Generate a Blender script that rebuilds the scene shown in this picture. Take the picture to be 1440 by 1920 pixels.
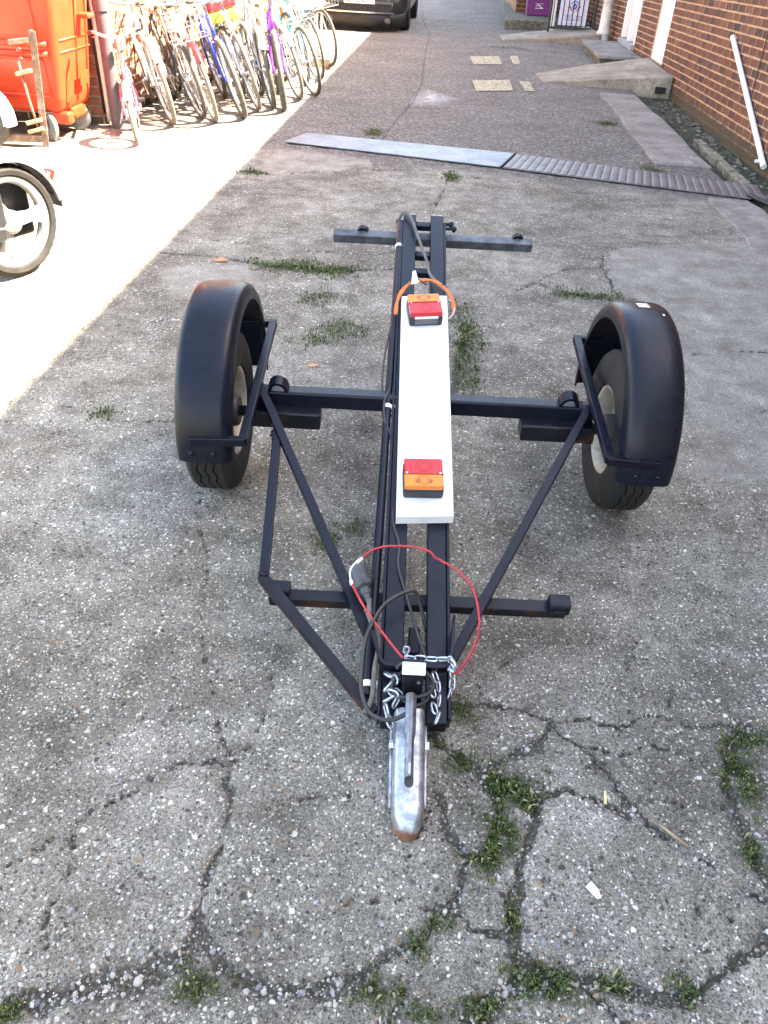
import bpy, bmesh, math, random
import numpy as np
from mathutils import Vector, Matrix, Euler
R_ = math.radians
for o in list(bpy.data.objects): bpy.data.objects.remove(o)
S = bpy.context.scene
C = S.collection
# ------------------------------------------------------------------ camera
CAM_H, PITCH, ROLL = 1.47, R_(37.0), R_(3.0)
_f = Vector((0, math.cos(PITCH), -math.sin(PITCH))); _r = Vector((1, 0, 0)); _u = _r.cross(_f)
_R = _r * math.cos(ROLL) + _u * math.sin(ROLL); _U = _u * math.cos(ROLL) - _r * math.sin(ROLL)
cd = bpy.data.cameras.new('camera'); cam = bpy.data.objects.new('camera', cd); C.objects.link(cam)
cd.sensor_fit = 'AUTO'; cd.sensor_width = 36.0; cd.lens = 36.0 * 1450 / 1920; cd.clip_end = 500; cd.clip_start = 0.02
m = Matrix.Identity(4)
for i in range(3): m[i][0], m[i][1], m[i][2] = _R[i], _U[i], -_f[i]
m[2][3] = CAM_H
cam.matrix_world = m
S.camera = cam
# ------------------------------------------------------------------ sky, sun, exposure
AZ = R_(3.2)                      # the alley runs 3.2 degrees to the right of straight ahead
SUN_EL = R_(47.0)
SUN_AHEAD = R_(6.0)               # the sun stands over the right-hand building, a little ahead
_b = Vector((math.cos(AZ), -math.sin(AZ), 0)); _a = Vector((math.sin(AZ), math.cos(AZ), 0))
_h = _b * math.cos(SUN_AHEAD) + _a * math.sin(SUN_AHEAD)
to_sun = _h * math.cos(SUN_EL) + Vector((0, 0, math.sin(SUN_EL)))
W = bpy.data.worlds.new('World'); S.world = W; W.use_nodes = True
nt = W.node_tree; bg = nt.nodes['Background']; sk = nt.nodes.new('ShaderNodeTexSky')
sk.sky_type = 'NISHITA'; sk.sun_disc = False; sk.sun_elevation = SUN_EL
sk.sun_rotation = math.atan2(to_sun.x, to_sun.y); sk.air_density = 1.0; sk.dust_density = 1.5; sk.ozone_density = 1.0
nt.links.new(sk.outputs[0], bg.inputs[0]); bg.inputs[1].default_value = 0.12
sd = bpy.data.lights.new('sun', 'SUN'); sd.energy = 5.0; sd.angle = R_(0.5); sd.color = (1.0, 0.965, 0.91)
so = bpy.data.objects.new('sun', sd); C.objects.link(so); so.location = (6, 2, 9)
so.rotation_euler = to_sun.to_track_quat('Z', 'Y').to_euler()
S.view_settings.view_transform = 'Standard'; S.view_settings.look = 'None'
S.view_settings.gamma = 1.0; S.view_settings.use_curve_mapping = False
S.view_settings.exposure = 3.5
S.view_settings.use_white_balance = True; S.view_settings.white_balance_temperature = 8000; S.view_settings.white_balance_tint = 12
S.render.engine = 'CYCLES'
S.cycles.max_bounces = 6; S.cycles.diffuse_bounces = 3; S.cycles.glossy_bounces = 3; S.cycles.transmission_bounces = 4

# ------------------------------------------------------------------ helpers
def AL(u, v, z=0.0):              # alley coordinates: u across to the right, v along, z up
    return Vector((_b.x * u + _a.x * v, _b.y * u + _a.y * v, z))
def rnd(a, b): return random.uniform(a, b)
class MB:
    def __init__(s): s.v = []; s.f = []; s.c = None
    def add(s, vs, fs):
        n = len(s.v); s.v += [tuple(x) for x in vs]; s.f += [tuple(i + n for i in f) for f in fs]; return s
    def frame(s, o, X, Y, Z, dx, dy, dz):     # box from corner o along axes
        o = Vector(o); p = [o + X * (dx * i) + Y * (dy * j) + Z * (dz * k) for k in (0, 1) for j in (0, 1) for i in (0, 1)]
        return s.add(p, [(0, 2, 3, 1), (4, 5, 7, 6), (0, 1, 5, 4), (2, 6, 7, 3), (0, 4, 6, 2), (1, 3, 7, 5)])
    def box(s, c, d, rot=None):
        Mx = (rot or Matrix.Identity(3)); X, Y, Z = Mx.col[0], Mx.col[1], Mx.col[2]
        return s.frame(Vector(c) - X * d[0] / 2 - Y * d[1] / 2 - Z * d[2] / 2, X, Y, Z, *d)
    def bar(s, a, b, w, h, up=(0, 0, 1)):     # square bar, w sideways, h along up
        a, b = Vector(a), Vector(b); D = b - a; L = D.length; D = D / L
        X = D.cross(Vector(up)).normalized(); Z = X.cross(D)
        return s.frame(a - X * w / 2 - Z * h / 2, X, D, Z, w, L, h)
    def tube(s, pts, r, n=8, closed=False, cap=True):
        pts = [Vector(p) for p in pts]; N = len(pts); rr = r if isinstance(r, (list, tuple)) else [r] * N
        vs = []; fs = []; ref = None
        for i, p in enumerate(pts):
            t = (pts[(i + 1) % N] - pts[i - 1]) if closed else (pts[min(i + 1, N - 1)] - pts[max(i - 1, 0)])
            t.normalize()
            if ref is None: ref = Vector((0, 0, 1)) if abs(t.z) < .9 else Vector((1, 0, 0))
            X = t.cross(ref).normalized(); Y = X.cross(t).normalized(); ref = Y
            for k in range(n):
                a = 2 * math.pi * k / n; vs.append(p + X * math.cos(a) * rr[i] + Y * math.sin(a) * rr[i])
        for i in range(N if closed else N - 1):
            j = (i + 1) % N
            for k in range(n): fs.append((i * n + k, i * n + (k + 1) % n, j * n + (k + 1) % n, j * n + k))
        if not closed and cap: fs += [tuple(range(n))[::-1], tuple((N - 1) * n + k for k in range(n))]
        return s.add(vs, fs)
    def cyl(s, a, b, r, n=16, r2=None): return s.tube([a, b], [r, r if r2 is None else r2], n)
    def lathe(s, o, ax, prof, n=32, closed=False, a0=0.0, a1=2 * math.pi):   # prof: (radius, height along axis)
        o = Vector(o); ax = Vector(ax).normalized(); X = ax.orthogonal().normalized(); Y = ax.cross(X)
        full = abs(a1 - a0 - 2 * math.pi) < 1e-6; m_ = n if full else n + 1; k = len(prof); vs = []; fs = []
        for i in range(m_):
            a = a0 + (a1 - a0) * i / n; d = X * math.cos(a) + Y * math.sin(a)
            vs += [o + d * r + ax * h for r, h in prof]
        for i in range(n):
            j = (i + 1) % m_
            for q in range(k if closed else k - 1):
                w = (q + 1) % k; fs.append((i * k + q, j * k + q, j * k + w, i * k + w))
        return s.add(vs, fs)
    def prism(s, poly, d):                    # extrude polygon (3D points) by vector d
        d = Vector(d); n = len(poly); p = [Vector(x) for x in poly]
        return s.add(p + [x + d for x in p], [tuple(range(n))[::-1], tuple(range(n, 2 * n))] + [(i, (i + 1) % n, (i + 1) % n + n, i + n) for i in range(n)])
    def torus(s, c, ax, Rr, r, n=32, k=10): return s.lathe(c, ax, [(Rr + r * math.cos(2 * math.pi * q / k), r * math.sin(2 * math.pi * q / k)) for q in range(k)], n, True)
    def build(s, name, mat, parent=None, smooth=False, bevel=0, seg=2, fix=True, sub=0):
        me = bpy.data.meshes.new(name); me.from_pydata(s.v, [], s.f)
        if fix:
            bm = bmesh.new(); bm.from_mesh(me); bmesh.ops.recalc_face_normals(bm, faces=bm.faces); bm.to_mesh(me); bm.free()
        o = bpy.data.objects.new(name, me); C.objects.link(o); me.materials.append(mat)
        if smooth:
            me.polygons.foreach_set('use_smooth', [True] * len(me.polygons))
            if smooth == 'auto':
                bm = bmesh.new(); bm.from_mesh(me)
                for e in bm.edges:
                    e.smooth = not (len(e.link_faces) == 2 and e.calc_face_angle(0) > .6)
                bm.to_mesh(me); bm.free()
        if bevel:
            b = o.modifiers.new('bevel', 'BEVEL'); b.width = bevel; b.segments = seg; b.limit_method = 'ANGLE'; b.angle_limit = .6
        if sub:
            b = o.modifiers.new('sub', 'SUBSURF'); b.levels = sub; b.render_levels = sub
        if parent is not None: adopt(o, parent)
        return o
def wm(o):
    mm = Matrix.LocRotScale(o.location, o.rotation_euler, o.scale)
    return wm(o.parent) @ o.matrix_parent_inverse @ mm if o.parent else mm
def adopt(o, p, keep=True):
    o.parent = p
    if keep: o.matrix_parent_inverse = wm(p).inverted()
def tag(o, label, cat, group=None):
    o['label'] = label; o['category'] = cat
    if group: o['group'] = group
    return o
def thing(name, label, cat, loc=(0, 0, 0), group=None):
    o = bpy.data.objects.new(name, None); C.objects.link(o); o.location = loc; o.empty_display_size = .1
    return tag(o, label, cat, group)
def struct(o): o['kind'] = 'structure'; return o
def stuff(o): o['kind'] = 'stuff'; return o
def smooth_path(pts, n=6, closed=False):      # Catmull-Rom
    P = [Vector(p) for p in pts]; N = len(P); out = []
    for i in range(N if closed else N - 1):
        p0 = P[i - 1] if (closed or i > 0) else P[0]; p1 = P[i]; p2 = P[(i + 1) % N]; p3 = P[(i + 2) % N] if (closed or i + 2 < N) else P[-1]
        for k in range(n):
            t = k / n
            out.append(.5 * ((2 * p1) + (p2 - p0) * t + (2 * p0 - 5 * p1 + 4 * p2 - p3) * t * t + (3 * p1 - p0 - 3 * p2 + p3) * t ** 3))
    if not closed: out.append(P[-1])
    return out
def text(name, body, size, mat, Mx, parent, extrude=.0004, align='CENTER', sx=1.0):
    cu = bpy.data.curves.new(name, 'FONT'); cu.body = body; cu.size = size; cu.extrude = extrude; cu.align_x = align; cu.align_y = 'CENTER'; cu.space_character = 1.05
    t = bpy.data.objects.new(name + '_t', cu); C.objects.link(t)
    me = bpy.data.meshes.new_from_object(t); bpy.data.objects.remove(t); bpy.data.curves.remove(cu)
    for v in me.vertices: v.co.x *= sx
    me.transform(Mx); me.materials.clear(); me.materials.append(mat)
    o = bpy.data.objects.new(name, me); C.objects.link(o)
    if parent is not None: adopt(o, parent)
    return o
def basis(o, X, Y):                            # 4x4 with origin o and axes X, Y
    X = Vector(X).normalized(); Z = X.cross(Vector(Y)).normalized(); Y = Z.cross(X); Mx = Matrix.Identity(4)
    for i in range(3): Mx[i][0], Mx[i][1], Mx[i][2], Mx[i][3] = X[i], Y[i], Z[i], o[i]
    return Mx

# ------------------------------------------------------------------ materials
class NT:
    def __init__(s, name):
        s.m = bpy.data.materials.new(name); s.m.use_nodes = True; s.t = s.m.node_tree; s.p = s.t.nodes['Principled BSDF']
    def n(s, typ, **kw):
        nd = s.t.nodes.new('ShaderNode' + typ)
        for k, v in kw.items():
            if k.startswith('i_'):
                key = k[2:].replace('_', ' '); nd.inputs[int(key) if key.isdigit() else key].default_value = v
            else: setattr(nd, k, v)
        return nd
    def l(s, a, b): s.t.links.new(a, b); return s
    def co(s, kind='Object'): return s.n('TexCoord').outputs[kind]
    def noise(s, sc, vec=None, det=4, rough=.55, out='Fac'):
        n = s.n('TexNoise'); n.inputs['Scale'].default_value = sc; n.inputs['Detail'].default_value = det; n.inputs['Roughness'].default_value = rough
        s.l(vec if vec is not None else s.co(), n.inputs['Vector']); return n.outputs[out]
    def ramp(s, fac, stops, interp='LINEAR'):
        n = s.n('ValToRGB'); n.color_ramp.interpolation = interp; e = n.color_ramp.elements
        while len(e) < len(stops): e.new(.5)
        for k, (p, c) in enumerate(stops):
            e[k].position = p; e[k].color = (*c, 1) if isinstance(c, (tuple, list)) else (c, c, c, 1)
        s.l(fac, n.inputs[0]); return n.outputs[0]
    def mix(s, fac, a, b, mode='MIX'):
        n = s.n('MixRGB'); n.blend_type = mode
        for i, x in enumerate((fac, a, b)):
            if isinstance(x, (int, float)): n.inputs[i].default_value = x if i == 0 else (x, x, x, 1)
            elif isinstance(x, tuple): n.inputs[i].default_value = (*x, 1)
            else: s.l(x, n.inputs[i])
        return n.outputs[0]
    def math(s, op, a, b=0.0, c=None, clamp=False):
        n = s.n('Math'); n.operation = op; n.use_clamp = clamp
        for i, x in enumerate((a, b) if c is None else (a, b, c)):
            if isinstance(x, (int, float)): n.inputs[i].default_value = x
            else: s.l(x, n.inputs[i])
        return n.outputs[0]
    def bump(s, h, st=.3, d=.01, nrm=None):
        n = s.n('Bump'); n.inputs['Strength'].default_value = st; n.inputs['Distance'].default_value = d; s.l(h, n.inputs['Height'])
        if nrm is not None: s.l(nrm, n.inputs['Normal'])
        s.l(n.outputs[0], s.p.inputs['Normal']); return n.outputs[0]
    def set(s, col=None, rough=None, metal=None, **kw):
        for k, x in (('Base Color', col), ('Roughness', rough), ('Metallic', metal)):
            if x is None: continue
            if isinstance(x, tuple): s.p.inputs[k].default_value = (*x, 1)
            elif isinstance(x, (int, float)): s.p.inputs[k].default_value = x
            else: s.l(x, s.p.inputs[k])
        for k, x in kw.items(): s.p.inputs[k.replace('_', ' ')].default_value = x
        return s.m
def simple(name, col, rough=.5, metal=0.0, var=.25, sc=20, bump=0.0, spec=.5, dirt=None):
    t = NT(name); nz = t.noise(sc); d = tuple(c * (1 - var) for c in col); h = tuple(min(1, c * (1 + var)) for c in col)
    c = t.ramp(nz, [(.3, d), (.7, h)])
    if dirt:
        n2 = t.noise(sc * .35, det=8, rough=.7); c = t.mix(t.ramp(n2, [(.52, 0.0), (.66, 1.0)]), c, dirt)
    rr = t.ramp(t.noise(sc * 2.3), [(.3, max(0, rough - .1)), (.7, min(1, rough + .12))])
    t.set(c, rr, metal, Specular_IOR_Level=spec)
    if bump: t.bump(t.noise(sc * 4, det=6), bump, .004)
    return t.m
def ground_material():
    t = NT('concrete_ground'); co = t.co(); at = t.n('Attribute', attribute_name='mask'); sep = t.n('SeparateColor'); t.l(at.outputs['Color'], sep.inputs[0])
    soil, patch, moss = sep.outputs[0], sep.outputs[1], sep.outputs[2]; road = at.outputs['Alpha']
    sn = t.noise(70, co, 5, .75); soil = t.math('MULTIPLY', t.math('ADD', t.math('MULTIPLY_ADD', sn, 1.1, -.90), soil), 4.0, clamp=True)
    wn = t.noise(45, co, 3, .6, 'Color'); wv = t.n('VectorMath', operation='SCALE'); t.l(wn, wv.inputs[0]); wv.inputs['Scale'].default_value = .016
    ad = t.n('VectorMath', operation='ADD'); t.l(co, ad.inputs[0]); t.l(wv.outputs[0], ad.inputs[1]); wc = ad.outputs[0]
    def layer(scale, thr, keep, stops):
        v = t.n('TexVoronoi'); v.inputs['Scale'].default_value = scale; v.inputs['Randomness'].default_value = 1.0; t.l(wc, v.inputs['Vector'])
        sp = t.n('SeparateColor'); t.l(v.outputs['Color'], sp.inputs[0])
        size = t.math('MULTIPLY_ADD', sp.outputs[1], thr * .7, thr * .5)
        d = t.math('SUBTRACT', size, v.outputs['Distance']); mask = t.math('MULTIPLY', d, 9.0, clamp=True)
        on = t.math('GREATER_THAN', keep, sp.outputs[2]); mask = t.math('MULTIPLY', mask, on)
        return mask, t.ramp(sp.outputs[0], stops, 'CONSTANT'), d
    big = t.noise(1.3, co, 4, .6); mid = t.noise(8, co, 4, .65); fine = t.noise(150, co, 3, .75); grit = t.noise(380, co, 2, .7)
    base = t.ramp(fine, [(.34, (.055, .052, .047)), (.5, (.20, .19, .175)), (.66, (.47, .455, .42))])
    base = t.mix(.5, base, t.ramp(grit, [(.34, (.06, .057, .052)), (.5, (.21, .202, .186)), (.66, (.48, .465, .435))]))
    tint = t.ramp(big, [(.30, (.55, .53, .49)), (.5, (.95, .93, .89)), (.72, (1.32, 1.29, 1.23))]); base = t.mix(1.0, base, tint, 'MULTIPLY')
    st1 = [(0, (.42, .40, .37)), (.14, (.28, .21, .14)), (.26, (.10, .10, .105)), (.40, (.58, .55, .48)), (.52, (.05, .047, .045)), (.66, (.33, .32, .30)), (.77, (.27, .17, .105)), (.84, (.17, .17, .18)), (.90, (.80, .77, .72))]
    st2 = [(0, (.38, .365, .34)), (.18, (.04, .039, .039)), (.36, (.30, .26, .205)), (.50, (.60, .58, .54)), (.62, (.13, .125, .118)), (.78, (.07, .066, .062)), (.90, (.82, .79, .74))]
    m2, c2, d2 = layer(165, .48, .80, st2); m1, c1, d1 = layer(72, .44, .46, st1); m0, c0, d0 = layer(34, .30, .10, st1)
    col = t.mix(t.math('MULTIPLY', m2, .85), base, c2); col = t.mix(t.math('MULTIPLY', m1, .85), col, c1); col = t.mix(t.math('MULTIPLY', m0, .85), col, c0)
    col = t.mix(1.0, col, t.ramp(mid, [(.28, (.60, .58, .54)), (.5, (.96, .95, .93)), (.75, (1.32, 1.30, 1.26))]), 'MULTIPLY')
    pc = t.mix(.5, t.ramp(fine, [(.3, (.17, .16, .145)), (.7, (.40, .38, .35))]), t.ramp(grit, [(.3, (.20, .19, .175)), (.7, (.40, .385, .36))]))
    pc = t.mix(t.math('MULTIPLY', m2, .45), pc, c2); pc = t.mix(1.0, pc, t.ramp(mid, [(.25, (.72, .7, .68)), (.7, (1.15, 1.13, 1.1))]), 'MULTIPLY')
    col = t.mix(t.math('MULTIPLY', patch, .8), col, pc)
    v = t.n('TexVoronoi'); v.inputs['Scale'].default_value = 58; t.l(wc, v.inputs['Vector']); sp = t.n('SeparateColor'); t.l(v.outputs['Color'], sp.inputs[0])
    rc = t.ramp(sp.outputs[0], [(0, (.105, .088, .08)), (.35, (.15, .13, .12)), (.6, (.21, .185, .17)), (.78, (.30, .275, .25)), (.92, (.46, .43, .40))])
    rc = t.mix(.45, rc, t.ramp(t.noise(30, co, 5, .7), [(.3, (.09, .078, .07)), (.7, (.30, .265, .245))]))
    rc = t.mix(1.0, rc, t.ramp(big, [(.3, (.80, .77, .75)), (.7, (1.12, 1.1, 1.08))]), 'MULTIPLY')
    pat = t.noise(3.4, co, 7, .72); col = t.mix(1.0, col, t.ramp(pat, [(.34, (.70, .68, .64)), (.46, (.95, .94, .91)), (.56, (1.06, 1.06, 1.05)), (.68, (1.28, 1.28, 1.27))]), 'MULTIPLY')
    oil = t.ramp(t.noise(1.9, co, 6, .7), [(.62, 0.0), (.72, .38)]); col = t.mix(oil, col, t.mix(1.0, col, (.45, .43, .40), 'MULTIPLY'))
    col = t.mix(1.0, col, (1.30, 1.27, 1.21), 'MULTIPLY'); rc = t.mix(1.0, rc, (1.0, 1.04, 1.01), 'MULTIPLY')
    col = t.mix(road, col, rc)
    sc = t.ramp(t.noise(110, co, 6, .75), [(.3, (.03, .027, .019)), (.5, (.095, .083, .06)), (.7, (.27, .24, .195))])
    sc = t.mix(t.math('MULTIPLY', m2, .7), sc, c2)
    col = t.mix(soil, col, sc)
    mc = t.ramp(t.noise(90, co, 6, .7), [(.3, (.018, .022, .008)), (.6, (.045, .06, .018)), (.8, (.09, .105, .03))])
    mm = t.math('MULTIPLY', moss, t.ramp(t.noise(28, co, 6, .7), [(.36, 0.0), (.50, 1.0)])); col = t.mix(mm, col, mc)
    t.set(col, .92, 0.0, Specular_IOR_Level=.25)
    h = t.math('MULTIPLY_ADD', m1, .5, t.math('MULTIPLY', fine, 1.6))
    t.bump(h, 1.0, .009)
    return t.m
M = {}
M['ground'] = ground_material()
def concrete(name, lo, hi, sc=40, bump=.5, stain=None, moss=False):
    t = NT(name); co = t.co(); c = t.ramp(t.noise(sc, co, 8, .7), [(.3, lo), (.7, hi)])
    c = t.mix(1.0, c, t.ramp(t.noise(3.0, co, 5, .6), [(.3, .62), (.7, 1.2)]), 'MULTIPLY')
    c = t.mix(.5, c, t.mix(1.0, c, t.ramp(t.noise(260, co, 3, .6), [(.3, .45), (.7, 1.6)]), 'MULTIPLY'))
    if stain: c = t.mix(t.ramp(t.noise(5, co, 8, .7), [(.5, 0.0), (.68, .9)]), c, stain)
    if moss:
        g = t.n('NewGeometry'); sx = t.n('SeparateXYZ'); t.l(g.outputs['Position'], sx.inputs[0])
        c = t.mix(t.math('MULTIPLY', t.ramp(t.noise(14, co, 7, .75), [(.45, 0.0), (.6, 1.0)]), .85), c, (.06, .062, .03))
    t.set(c, .9, 0, Specular_IOR_Level=.25); t.bump(t.noise(sc * 3, co, 8, .75), bump, .008); return t.m
M['strip'] = concrete('smooth_pavement', (.20, .172, .148), (.35, .31, .27), 26, .3, (.16, .13, .115))
M['ramp'] = concrete('ramp_concrete', (.22, .19, .145), (.42, .37, .29), 34, .5, (.15, .13, .09))
M['ramp_side'] = concrete('ramp_side_concrete', (.10, .095, .08), (.26, .245, .21), 20, .5, (.05, .05, .035), True)
M['kerb'] = concrete('mossy_kerb', (.22, .20, .14), (.44, .40, .30), 30, .8, (.05, .05, .03), True)
M['rubble'] = concrete('rubble', (.12, .11, .085), (.36, .33, .27), 30, .9, (.06, .06, .035), True)
def algae(t, c):                     # dark damp growth and lime streaks near the foot of the wall
    g = t.n('NewGeometry'); sx = t.n('SeparateXYZ'); t.l(g.outputs['Position'], sx.inputs[0]); n1 = t.noise(7, g.outputs['Position'], 7, .75)
    f = t.math('SUBTRACT', t.math('MULTIPLY', n1, .36), sx.outputs[2]); f = t.math('MULTIPLY', t.math('ADD', f, -.06), 14, clamp=True)
    c = t.mix(t.math('MULTIPLY', f, .85), c, t.ramp(t.noise(40, g.outputs['Position'], 5), [(.3, (.035, .030, .018)), (.7, (.10, .085, .05))])); return c
def brick_mat(name, stops, sc=9):
    t = NT(name); oi = t.n('ObjectInfo'); at = t.n('Attribute', attribute_name='bc'); co = t.co()
    f = t.math('FRACT', t.math('ADD', at.outputs['Fac'], oi.outputs['Random']))
    c = t.ramp(f, stops); c = t.mix(1.0, c, t.ramp(t.noise(35, co, 6, .7), [(.3, .62), (.7, 1.3)]), 'MULTIPLY')
    c = t.mix(1.0, c, t.ramp(t.noise(1.1, co, 5, .6), [(.3, .78), (.7, 1.15)]), 'MULTIPLY')
    c = t.mix(t.math('MULTIPLY', t.ramp(t.noise(3.5, co, 8, .75), [(.56, 0.0), (.72, 1.0)]), .5), c, (.36, .27, .19))
    c = algae(t, c)
    t.set(c, .85, 0, Specular_IOR_Level=.3); t.bump(t.noise(90, co, 6, .7), .5, .004); return t.m
M['brick'] = brick_mat('red_brown_brick', [(0, (.115, .045, .028)), (.25, (.165, .064, .036)), (.45, (.085, .042, .032)), (.62, (.20, .085, .047)), (.82, (.13, .058, .036)), (.93, (.06, .036, .032)), (1, (.15, .06, .035))])
M['brick2'] = brick_mat('orange_brick', [(0, (.30, .105, .055)), (.3, (.38, .15, .08)), (.6, (.26, .10, .06)), (1, (.36, .13, .07))])
def mortar_mat():
    t = NT('sandy_mortar'); co = t.co(); c = t.ramp(t.noise(30, co, 6, .65), [(.3, (.38, .24, .14)), (.7, (.60, .40, .235))]); c = t.mix(t.ramp(t.noise(6, co, 7, .7), [(.50, 0.0), (.66, .8)]), c, (.24, .165, .11))
    t.set(algae(t, c), .95, 0, Specular_IOR_Level=.2); t.bump(t.noise(120, co, 5), .4, .004); return t.m
M['mortar'] = mortar_mat()
M['mortar2'] = simple('pale_mortar', (.55, .45, .34), .95, 0, .2, 30, .4, .2)
def black_paint():
    t = NT('black_gloss_paint'); co = t.co(); c = t.ramp(t.noise(14, co, 6, .65), [(.3, (.0022, .0036, .0085)), (.7, (.0055, .0078, .0155))])
    c = t.mix(t.ramp(t.noise(30, co, 8, .75), [(.64, 0.0), (.76, .35)]), c, (.06, .056, .05))
    r = t.ramp(t.noise(40, co, 6, .7), [(.3, .25), (.7, .45)]); t.set(c, r, 0, Specular_IOR_Level=.24); t.bump(t.noise(160, co, 4, .6), .12, .002); return t.m
M['black'] = black_paint()
def rusty_black():
    t = NT('black_paint_rusting_below'); co = t.co(); g = t.n('NewGeometry'); sx = t.n('SeparateXYZ'); t.l(g.outputs['Normal'], sx.inputs[0])
    rust = t.ramp(t.noise(60, co, 6, .7), [(.3, (.035, .015, .008)), (.7, (.13, .05, .024))])
    dn = t.math('LESS_THAN', sx.outputs[2], .3); f = t.math('MULTIPLY', dn, t.ramp(t.noise(9, co, 6, .7), [(.54, 0.0), (.64, .8)]))
    c = t.mix(f, t.ramp(t.noise(14, co, 6), [(.3, (.004, .0045, .007)), (.7, (.010, .011, .014))]), rust)
    t.set(c, t.mix(f, .34, .85), 0, Specular_IOR_Level=.24); t.bump(t.noise(90, co, 6, .7), .2, .002); return t.m
M['rusty_black'] = rusty_black()
def mudguard_mat():
    t = NT('black_plastic_mudguard'); co = t.co(); c = t.ramp(t.noise(6, co, 6, .6), [(.3, (.003, .0045, .010)), (.7, (.0075, .010, .018))])
    c = t.mix(t.ramp(t.noise(3.2, co, 8, .7), [(.50, 0.0), (.70, .6)]), c, (.016, .0145, .012)); wv = t.n('TexNoise'); mp = t.n('Mapping'); mp.inputs['Scale'].default_value = (40, 6, 6); t.l(co, mp.inputs['Vector']); t.l(mp.outputs[0], wv.inputs['Vector']); wv.inputs['Scale'].default_value = 3.0; wv.inputs['Detail'].default_value = 8; c = t.mix(t.ramp(wv.outputs['Fac'], [(.66, 0.0), (.72, .25)]), c, (.05, .05, .05))
    r = t.ramp(t.noise(24, co, 7, .7), [(.3, .24), (.7, .40)]); t.set(c, r, 0, Specular_IOR_Level=.20); t.bump(t.noise(220, co, 3, .6), .10, .002); return t.m
M['mudguard'] = mudguard_mat()
def tyre_mat(name, lo, hi):
    t = NT(name); co = t.co(); t.set(t.ramp(t.noise(18, co, 6, .7), [(.3, lo), (.7, hi)]), .8, 0, Specular_IOR_Level=.35); t.bump(t.noise(120, co, 4), .15, .002); return t.m
M['tyre'] = tyre_mat('tyre_rubber', (.008, .0075, .007), (.026, .024, .021))
M['tyre_old'] = tyre_mat('weathered_tyre_rubber', (.045, .042, .036), (.12, .11, .09))
M['tyre_tan'] = tyre_mat('dusty_tan_tyre', (.11, .095, .07), (.24, .21, .165))
def galv(name, rusty=True):
    t = NT(name); co = t.co(); v = t.n('TexVoronoi'); v.inputs['Scale'].default_value = 55; t.l(co, v.inputs['Vector'])
    c = t.ramp(t.noise(26, co, 7, .7), [(.3, (.30, .32, .35)), (.55, (.52, .55, .59)), (.75, (.72, .75, .78))])
    sv = t.n('SeparateColor'); t.l(v.outputs['Color'], sv.inputs[0]); c = t.mix(.5, c, t.ramp(sv.outputs[0], [(0, .35), (1, .65)]), 'SOFT_LIGHT')
    if rusty:
        c = t.mix(t.ramp(t.noise(16, co, 9, .75), [(.46, 0.0), (.60, .75)]), c, (.16, .165, .18)); c = t.mix(t.ramp(t.noise(110, co, 6, .8), [(.56, 0.0), (.66, .6)]), c, (.12, .115, .11))
        g = t.n('NewGeometry'); sx = t.n('SeparateXYZ'); t.l(g.outputs['Position'], sx.inputs[0])
        low = t.math('SUBTRACT', .046, t.math('MULTIPLY_ADD', t.noise(30, co, 4), .035, t.math('MULTIPLY', sx.outputs[2], 1.0))); low = t.math('MULTIPLY', low, 90, clamp=True)
        spots = t.ramp(t.noise(34, co, 8, .75), [(.62, 0.0), (.68, 1.0)]); f = t.math('MAXIMUM', low, t.math('MULTIPLY', spots, .8))
        c = t.mix(f, c, t.ramp(t.noise(80, co, 5), [(.3, (.07, .03, .015)), (.7, (.27, .11, .045))]))
        t.set(c, t.mix(f, .44, .85), t.math('SUBTRACT', .75, t.math('MULTIPLY', f, .85)))
    else: t.set(c, .35, .9)
    t.bump(t.noise(140, co, 5, .7), .15, .002); return t.m
M['galv'] = galv('galvanised_coupling'); M['zinc'] = galv('zinc_plated_steel', False)
M['worn_bar'] = simple('worn_grey_painted_bar', (.075, .08, .09), .45, .2, .5, 18, .1, .5, (.018, .018, .02))
M['lever'] = simple('worn_grey_steel', (.16, .17, .19), .42, .7, .4, 60, .1, .5, (.10, .06, .04))
M['rim'] = simple('rusty_cream_rim', (.44, .40, .32), .5, .1, .15, 25, .1, .5, (.22, .12, .06))
M['hub'] = simple('dark_hub', (.05, .045, .04), .6, .3, .3, 40)
M['white'] = simple('white_plastic_board', (.78, .78, .775), .38, 0, .04, 9, .03, .5, (.66, .65, .62))
M['paper'] = simple('white_paper_label', (.78, .80, .80), .7, 0, .04, 30)
M['ink'] = simple('pencil_ink', (.20, .21, .20), .7)
def lens(name, col, tr=.35):
    t = NT(name); co = t.co(); wv = t.n('TexWave'); wv.inputs['Scale'].default_value = 90; t.l(co, wv.inputs['Vector'])
    t.set(col, .12, 0, Transmission_Weight=tr, IOR=1.45, Coat_Weight=.25); t.bump(wv.outputs['Fac'], .15, .002); return t.m
M['red_lens'] = lens('red_lamp_lens', (.60, .010, .012), .08); M['amber_lens'] = lens('amber_lamp_lens', (.85, .21, .006), .08); M['clear_lens'] = lens('clear_lens', (.8, .8, .8), .9)
M['red_dark'] = simple('dark_red_lens', (.28, .006, .01), .2); M['amber_dark'] = simple('dark_amber_lens', (.38, .07, .008), .2)
M['black_plastic'] = simple('black_plastic', (.018, .018, .02), .42, 0, .25, 40)
M['grey_rubber'] = simple('grey_rubber', (.055, .055, .06), .55, 0, .25, 40)
M['cable'] = simple('black_cable', (.022, .021, .021), .42, 0, .3, 30)
M['cable_dusty'] = simple('dusty_grey_cable', (.10, .09, .075), .6, 0, .3, 30)
M['red_cable'] = simple('red_coated_cable', (.42, .018, .024), .42, 0, .25, 60)
M['orange_strap'] = simple('orange_rubber_strap', (.58, .15, .035), .6, 0, .25, 60, .1, .4, (.30, .12, .05))
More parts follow.
